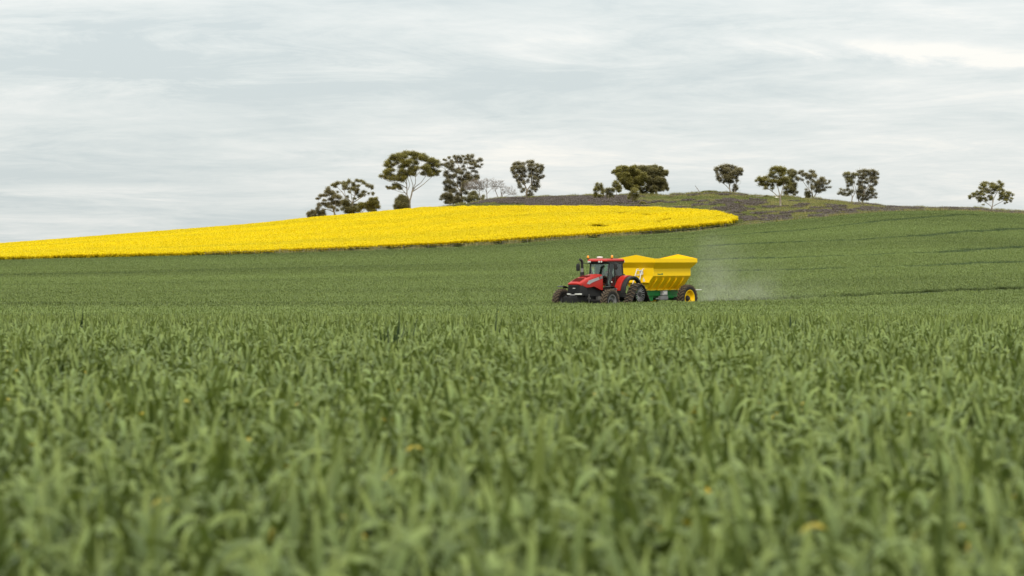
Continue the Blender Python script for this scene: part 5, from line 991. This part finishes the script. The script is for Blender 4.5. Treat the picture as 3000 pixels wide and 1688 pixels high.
# tracks
def track(sd):
    y0, y1 = sd * 1.50, sd * 2.10; circ = [(0, 1.24, .56), (.88, .36, .33), (-.88, .36, .33), (.3, .28, .25), (-.3, .28, .25)]
    pts = [(cx + r * math.cos(a), cz + r * math.sin(a)) for cx, cz, r in circ for a in np.linspace(0, 2 * math.pi, 49)[:-1]]
    pts = sorted(set((round(a, 4), round(b, 4)) for a, b in pts))
    def half(P):
        h = []
        for p in P:
            while len(h) > 1 and (h[-1][0] - h[-2][0]) * (p[1] - h[-2][1]) - (h[-1][1] - h[-2][1]) * (p[0] - h[-2][0]) <= 0: h.pop()
            h.append(p)
        return h
    lo_, up_ = half(pts), half(pts[::-1]); H = [Vector((a, b)) for a, b in lo_[:-1] + up_[:-1]]
    # resample
    per = sum((H[(i + 1) % len(H)] - H[i]).length for i in range(len(H))); n = 52; out_ = []; i = 0; acc = 0.0
    for k in range(n):
        tgt = per * k / n
        while True:
            L = (H[(i + 1) % len(H)] - H[i]).length
            if acc + L >= tgt: break
            acc += L; i = (i + 1) % len(H)
        out_.append(H[i].lerp(H[(i + 1) % len(H)], (tgt - acc) / L))
    m = MB(); vs = []; fs = []
    nr = []
    for k in range(n):
        d = (out_[(k + 1) % n] - out_[k - 1]).normalized(); nr.append(Vector((d.y, -d.x)))
    for k in range(n):
        p, q = out_[k], out_[k] + nr[k] * .05
        vs += [(p.x, y0, p.y), (p.x, y1, p.y), (q.x, y0, q.y), (q.x, y1, q.y)]
    for k in range(n):
        a = k * 4; b = ((k + 1) % n) * 4
        fs += [(a, a + 1, b + 1, b), (a + 2, b + 2, b + 3, a + 3), (a, b, b + 2, a + 2), (a + 1, a + 3, b + 3, b + 1)]
    m.add(vs, fs); tb = MB()
    for k in range(0, n, 1):      # staggered tread bars
        p = out_[k] + nr[k] * .048; d = Vector((-nr[k].y, nr[k].x)); ya, yb = (y0, (y0 + y1) / 2) if k % 2 else ((y0 + y1) / 2, y1)
        sl = .06 if k % 2 else -.06; v8 = []
        for (yy, s1) in ((ya, -sl), (yb, sl)):
            for dd in (-.028, .028):
                for hh in (0, .065):
                    q = p + d * (dd + s1) + nr[k] * hh; v8.append((q.x, yy, q.y))
        tb.add(v8, [(0, 1, 3, 2), (4, 6, 7, 5), (0, 4, 5, 1), (2, 3, 7, 6), (0, 2, 6, 4), (1, 5, 7, 3)])
    tk = m.build('track_belt', MAT['rubber'], K); tb.build('tread', MAT['lug'], tk)
    ym = (y0 + y1) / 2; w = .24
    dw = MB().lathe([(-w, .54), (-w + .06, .56), (-w + .06, .47), (w - .06, .47), (w - .06, .56), (w, .54), (w, .49), (w - .1, .47), (-w + .1, .47), (-w, .49)], c=(0, ym, 1.24), n=40, closed=True)
    dw.lathe([(sd * w * .3, .0), (sd * w * .95, .0), (sd * w * .95, .14), (sd * w * .6, .18), (sd * w * .2, .2)], c=(0, ym, 1.24), n=24)
    spk = MB()
    for k in range(18):
        a = 2 * math.pi * k / 18; spk.tube([(.16 * math.cos(a), ym + sd * w * .7, 1.24 + .16 * math.sin(a)), (.49 * math.cos(a + .12), ym + sd * w * .9, 1.24 + .49 * math.sin(a + .12))], .022, n=5)
    dw.build('drive_wheel', MAT['black'], tk, smooth=True); spk.build('spokes', MAT['grey'], tk)
    for cx, cz, r in circ[1:]:
        MB().lathe([(-w, r * .98), (w, r * .98), (w, r * .8), (w * .6, r * .75), (w * .6, r * .35), (w * .9, r * .3), (w * .9, 0)] if sd > 0 else [(w, r * .98), (-w, r * .98), (-w, r * .8), (-w * .6, r * .75), (-w * .6, r * .35), (-w * .9, r * .3), (-w * .9, 0)], c=(cx, ym, cz), n=28).build('idler_wheel', MAT['black'], tk, smooth=True)
    MB().prism([(-.85, .30), (-.85, .44), (-.15, .75), (.15, .75), (.85, .44), (.85, .30), (0, .36)], ym - .12, ym + .12).build('track_frame', MAT['black'], tk, bevel=.02)
track(1); track(-1)
for sd in (-1, 1):
    fwh = wheel(K, 'front_wheel', 3.1, sd * 1.82, .80, .46, .42, 22, 'grey', sd, steer=0.0)
    arc_guard(sd * 1.6, sd * 1.98, .90, .03, math.radians(72), math.radians(122), 3.1, .86, n=8).build('front_mudguard', MAT['black'], K, smooth=True)
MB().tube([(-.5, .3, .6), (-1.2, 0, .55)], .07).tube([(-.5, -.3, .6), (-1.2, 0, .55)], .07).box(-.9, -.5, -.4, .4, .9, 1.3).build('hitch', MAT['black'], K)

# ------------------------------------------------------------------ driver
def skinned(name, nodes, edges, m, parent=None, root=0, sub=2):
    me = bpy.data.meshes.new(name); me.from_pydata([n[:3] for n in nodes], edges, []); me.materials.append(m)
    o = bpy.data.objects.new(name, me); C.objects.link(o)
    if parent: o.parent = parent
    md = o.modifiers.new('skin', 'SKIN'); md.use_smooth_shade = True
    for i, n in enumerate(nodes):
        v = me.skin_vertices[0].data[i]; v.radius = n[3] if isinstance(n[3], tuple) else (n[3], n[3]); v.use_root = (i == root)
    o.modifiers.new('sub', 'SUBSURF').render_levels = sub; return o
fw = Vector((-math.sin(TH), -math.cos(TH), 0)); 
dn = [(.52, 0, 2.18, .13), (.50, 0, 2.40, .13), (.48, 0, 2.62, .15), (.49, 0, 2.72, .06), (.51, 0, 2.82, .085), (.52, 0, 2.92, .095), (.53, 0, 3.0, .06),
      (.48, .17, 2.63, .07), (.56, .25, 2.38, .05), (.82, .18, 2.36, .035), (.98, .15, 2.46, .028), (1.03, .14, 2.49, .022),
      (.48, -.17, 2.63, .07), (.56, -.25, 2.38, .05), (.82, -.2, 2.36, .035), (.98, -.15, 2.46, .028), (1.03, -.14, 2.49, .022),
      (.60, .12, 2.16, .09), (.98, .15, 2.20, .065), (1.08, .15, 1.80, .045), (1.22, .15, 1.72, .035), (.60, -.12, 2.16, .09), (.98, -.15, 2.20, .065), (1.08, -.15, 1.80, .045), (1.22, -.15, 1.72, .035)]
de = [(0, 1), (1, 2), (2, 3), (3, 4), (4, 5), (5, 6), (2, 7), (7, 8), (8, 9), (9, 10), (10, 11), (2, 12), (12, 13), (13, 14), (14, 15), (15, 16), (0, 17), (17, 18), (18, 19), (19, 20), (0, 21), (21, 22), (22, 23), (23, 24)]
for sd, hnd in ((1, 10), (-1, 15)):      # fingers closing on the wheel rim
    for k in range(4):
        b = len(dn); x, y, z = 1.03, sd * (.14 - .018 * (k - 1.5)), 2.49
        dn.append((x + .035, y, z + .012 + .003 * k, .010)); dn.append((x + .05, y, z - .018, .008)); de += [(11 if sd > 0 else 16, b), (b, b + 1)]
    b = len(dn); dn.append((1.01, sd * .10, 2.47, .011)); de.append((11 if sd > 0 else 16, b))
b = len(dn); dn.append((.615, 0, 2.905, .018)); de.append((5, b))       # nose
for sd in (-1, 1): b = len(dn); dn.append((.515, sd * .097, 2.9, .02)); de.append((5, b))
person = skinned('person', dn, de, MAT['skin'])
person.matrix_world = tr.matrix_world.copy(); person.location = tr.location; person.rotation_euler = tr.rotation_euler
tag(person, 'driver in a red shirt seated at the wheel inside the tractor cab', 'person')
skinned('shirt', [(.52, 0, 2.2, .15), (.50, 0, 2.4, .15), (.48, 0, 2.62, .165), (.48, .17, 2.63, .085), (.55, .24, 2.42, .07), (.48, -.17, 2.63, .085), (.55, -.24, 2.42, .07)], [(0, 1), (1, 2), (2, 3), (3, 4), (2, 5), (5, 6)], MAT['shirt'], person)
skinned('trousers', [(.52, 0, 2.15, .14), (.60, .12, 2.16, .105), (.98, .15, 2.20, .08), (1.07, .15, 1.84, .065), (.60, -.12, 2.16, .105), (.98, -.15, 2.20, .08), (1.07, -.15, 1.84, .065)], [(0, 1), (1, 2), (2, 3), (0, 4), (4, 5), (5, 6)], MAT['trousers'], person)
skinned('hair', [(.49, 0, 2.95, .095), (.50, 0, 3.0, .08), (.46, 0, 2.90, .07)], [(0, 1), (0, 2)], MAT['hair'], person)

# ------------------------------------------------------------------ spreader trailer
TT = math.radians(38)
OXp = 1957; OY = 184.0
sp = rig('spreader_trailer', 'yellow hopper spreader trailer with green chassis hitched behind the red tractor', 'trailer', (OXp - 1500) / F * OY, OY, TT, 0.0, 1.5, 3.3)
W_ = lambda z, xf, xr, yh: [(xf, yh, z), (xf, -yh, z), (xr, -yh, z), (xr, yh, z)]
XF, XR = 3.58, -1.16
hop = MB()
def ringf(rings):
    for a, b in zip(rings[:-1], rings[1:]):
        n = len(hop.v); hop.v += a + b; hop.f += [(n + k, n + (k + 1) % 4, n + 4 + (k + 1) % 4, n + 4 + k) for k in range(4)]
ringf([W_(3.46, XF, XR, 1.5), W_(3.22, XF, XR, 1.5), W_(2.82, 3.32, -.86, 1.18), W_(2.36, 3.32, -.86, 1.18), W_(1.50, 3.14, -.80, .52)])
# gable tops front and rear, inner lining
hop.add([(XF, 1.5, 3.46), (XF, 0, 3.70), (XF, -1.5, 3.46), (XF - .04, 1.5, 3.46), (XF - .04, 0, 3.70), (XF - .04, -1.5, 3.46)], [(0, 1, 2), (3, 5, 4), (0, 3, 4, 1), (1, 4, 5, 2)])
hop.add([(XR, 1.5, 3.46), (XR, 0, 3.74), (XR, -1.5, 3.46), (XR + .04, 1.5, 3.46), (XR + .04, 0, 3.74), (XR + .04, -1.5, 3.46)], [(0, 2, 1), (3, 4, 5), (0, 1, 4, 3), (1, 2, 5, 4)])
ringf([W_(3.46, XF - .05, XR + .05, 1.45), W_(3.22, XF - .05, XR + .05, 1.45), W_(2.82, 3.26, -.8, 1.12), W_(2.36, 3.26, -.8, 1.12), W_(1.52, 3.08, -.74, .46)])
n_ = len(hop.v); hop.v += W_(3.463, XF, XR, 1.5) + W_(3.463, XF - .05, XR + .05, 1.45); hop.f += [(n_ + k, n_ + (k + 1) % 4, n_ + 4 + (k + 1) % 4, n_ + 4 + k) for k in range(4)]
hp = bpy.data.meshes.new('hopper'); hp.from_pydata(hop.v, [], hop.f); hp.materials.append(MAT['yellow']); ho = bpy.data.objects.new('hopper', hp); C.objects.link(ho); ho.parent = sp
MB().box(3.025, 3.06, -1.19, 1.20, 2.36, 3.07).loft([[(3.06, -1.19, 2.36), (3.06, 1.2, 2.36), (3.02, 1.2, 2.36), (3.02, -1.19, 2.36)], [(3.10, -.92, 1.98), (3.10, .92, 1.98), (2.95, .92, 1.98), (2.95, -.92, 1.98)]]).box(3.06, 3.16, -.93, .93, 1.92, 1.98).loft([[(3.05, -.9, 1.92), (3.05, .9, 1.92), (2.93, .9, 1.92), (2.93, -.9, 1.92)], [(2.95, -.6, 1.5), (2.95, .6, 1.5), (2.86, .6, 1.5), (2.86, -.6, 1.5)]]).build('front_panel', MAT['yellow'], ho, bevel=.008); ho.children[-1].location.x = .30
for sd in (-1, 1):
    for k, x in enumerate((2.83, 2.07, 1.35, .64, -.12)):
        MB().loft([[(x - .04, sd * .68, 1.52), (x + .04, sd * .68, 1.52), (x + .04, sd * .52, 1.52), (x - .04, sd * .52, 1.52)], [(x - .04, sd * 1.20, 2.19), (x + .04, sd * 1.20, 2.19), (x + .04, sd * 1.02, 2.19), (x - .04, sd * 1.02, 2.19)]]).box(x - .1, x + .02, sd * .5, sd * .66, 1.44, 1.54).build('rib', MAT['yellow'], ho)
    MB().box(-.82, 3.16, sd * .50, sd * .62, 1.455, 1.50).build('ledge', MAT['yellow'], ho)
# hopper badge: small dark lettering-like marks
m_ = MB(); xx = 2.85
for i, w in enumerate((.07, .03, .05, .06, .06, .05, .07, .06)):
    m_.box(xx - w, xx, 1.183, 1.187, 2.43, 2.43 + (.10 if i in (0, 6, 7) else .07)); xx -= w + .02
m_.build('badge', MAT['green'], ho)
cg = MB().box(-1.3, 3.0, -.5, .5, 1.08, 1.44).box(-1.3, .9, -.55, .55, .92, 1.08).box(-1.2, .8, -.45, .45, .80, .92).box(2.3, 3.0, -.45, .45, .75, 1.08).loft([[(3.0, -.45, 1.4), (3.0, .45, 1.4), (2.7, .45, .8), (2.7, -.45, .8)], [(3.7, -.3, 1.1), (3.7, .3, 1.1), (3.6, .3, .6), (3.6, -.3, .6)]]).build('chassis', MAT['green'], sp, bevel=.02)
MB().tube([(3.6, 0, .75), (4.6, 0, .6)], .1, n=8).tube([(4.6, 0, .6), (4.85, 0, .56)], .06, n=8).build('drawbar', MAT['green'], sp)
MB().box(-.15, .15, -1.4, 1.4, .78, .98).build('axle', MAT['black'], sp)
MB().box(1.0, 1.85, .52, .72, .82, 1.06).tube([(2.2, .6, .9), (1.9, .6, .9)], .05).build('toolbox', MAT['grey'], sp, bevel=.02)
MB().box(1.1, 1.62, .5, .74, 1.10, 1.40).build('control_box', MAT['silver'], sp, bevel=.02)
MB().box(1.2, 1.5, .742, .75, 1.20, 1.33).build('label_plate', MAT['lens'], sp)
for sd in (-1, 1): wheel(sp, 'wheel', 0, sd * 1.5, .90, .50, .54, 24, 'yellow', sd, dish=.2)
# spinner deck at the tail
MB().box(-1.7, -1.2, -.6, .6, 1.0, 1.04).box(-1.9, -1.86, -1.2, 1.35, 1.42, 1.46).tube([(-1.2, 1.1, 1.44), (-1.9, 1.3, 1.44)], .02).tube([(-1.2, -1.1, 1.44), (-1.9, -1.2, 1.44)], .02).build('spinner_guard', MAT['white'], sp)
for sd in (-1, 1): MB().lathe([(0, .3), (.02, .3), (.02, 0)], c=(-1.5, sd * .35, .9), axis='z', n=24).box(-1.78, -1.22, sd * .35 - .01, sd * .35 + .01, .92, .98).build('spinner_disc', MAT['steel'], sp)
# ladder
la = MB()
for y in (.03, .47): la.tube([(3.85, y - .12, 1.75), (3.56, y + .05, 2.80), (3.44, y + .07, 2.80)], .03, n=6)
ld = la.build('ladder', MAT['white'], sp)
for k in range(4):
    t_ = .06 + k * .29; x = 3.85 - .29 * t_; z = 1.75 + 1.05 * t_; MB().box(x - .03, x + .03, -.09 + .17 * t_, .35 + .17 * t_, z - .02, z + .02).build('rung', MAT['white'], ld)
MB().box(3.48, 3.5, .24, .5, 2.45, 2.7).build('sign_plate', MAT['white'], sp); MB().add([(3.6, .58, 2.30), (3.6, .76, 2.02), (3.6, .58, 1.99)], [(0, 1, 2)]).build('sign_plate', MAT['white'], sp)
MB().tube([(3.5, -.95, 2.35), (3.6, -.95, 2.42)], .09, n=10).build('work_light', MAT['black'], sp)

# ------------------------------------------------------------------ fertiliser dust behind the spreader
m, t, out = base_mat('fertiliser_dust')
tcn = N(t, 'ShaderNodeTexCoord'); sx_ = N(t, 'ShaderNodeSeparateXYZ'); t.links.new(tcn.outputs['Object'], sx_.inputs[0])
mp = N(t, 'ShaderNodeMapping'); t.links.new(tcn.outputs['Object'], mp.inputs[0]); mp.inputs['Scale'].default_value = (1, 1, 1.2)
nn = N(t, 'ShaderNodeTexNoise', Scale=.38, Detail=5, Roughness=.62, Distortion=1.0); t.links.new(mp.outputs[0], nn.inputs['Vector'])
# plume: thickest just behind the spinners, thinning downwind (+x) and upwards
xn = M(t, 'DIVIDE', sx_.outputs[0], 12.0)                        # 0..1
fall = M(t, 'POWER', M(t, 'SUBTRACT', 1.0, xn, clamp=True), 3.2)
top = M(t, 'ADD', 5.7, M(t, 'MULTIPLY', xn, -4.2))
hz_ = M(t, 'SUBTRACT', 1.0, M(t, 'DIVIDE', sx_.outputs[2], top), clamp=True)
start = M(t, 'MULTIPLY', M(t, 'ADD', sx_.outputs[0], .1), 1.2, clamp=True)
yy = M(t, 'SUBTRACT', 1.0, M(t, 'POWER', M(t, 'DIVIDE', M(t, 'ABSOLUTE', sx_.outputs[1]), 3.6), 2.0), clamp=True)
nz_ = M(t, 'MULTIPLY', M(t, 'SUBTRACT', nn.outputs['Fac'], .40, clamp=True), 3.2)
dn_ = M(t, 'MULTIPLY', M(t, 'MULTIPLY', M(t, 'MULTIPLY', fall, M(t, 'POWER', hz_, .8)), M(t, 'MULTIPLY', start, yy)), nz_)
pv = N(t, 'ShaderNodeVolumePrincipled'); pv.inputs['Color'].default_value = (.93, .92, .84, 1); pv.inputs['Anisotropy'].default_value = .2
t.links.new(M(t, 'MULTIPLY', dn_, .29), pv.inputs['Density']); t.links.new(pv.outputs[0], out.inputs['Volume'])
q = MB().box(0, 12, -3.6, 3.6, .2, 7.2).build('dust_cloud', m)
q.location = ((2046 - 1500) / F * 187.5, 187.5, T(12.3, 187.5)); q.rotation_euler = (0, 0, math.radians(14))
tag(q, 'pale fertiliser dust drifting behind the yellow spreader', 'dust', kind='stuff')
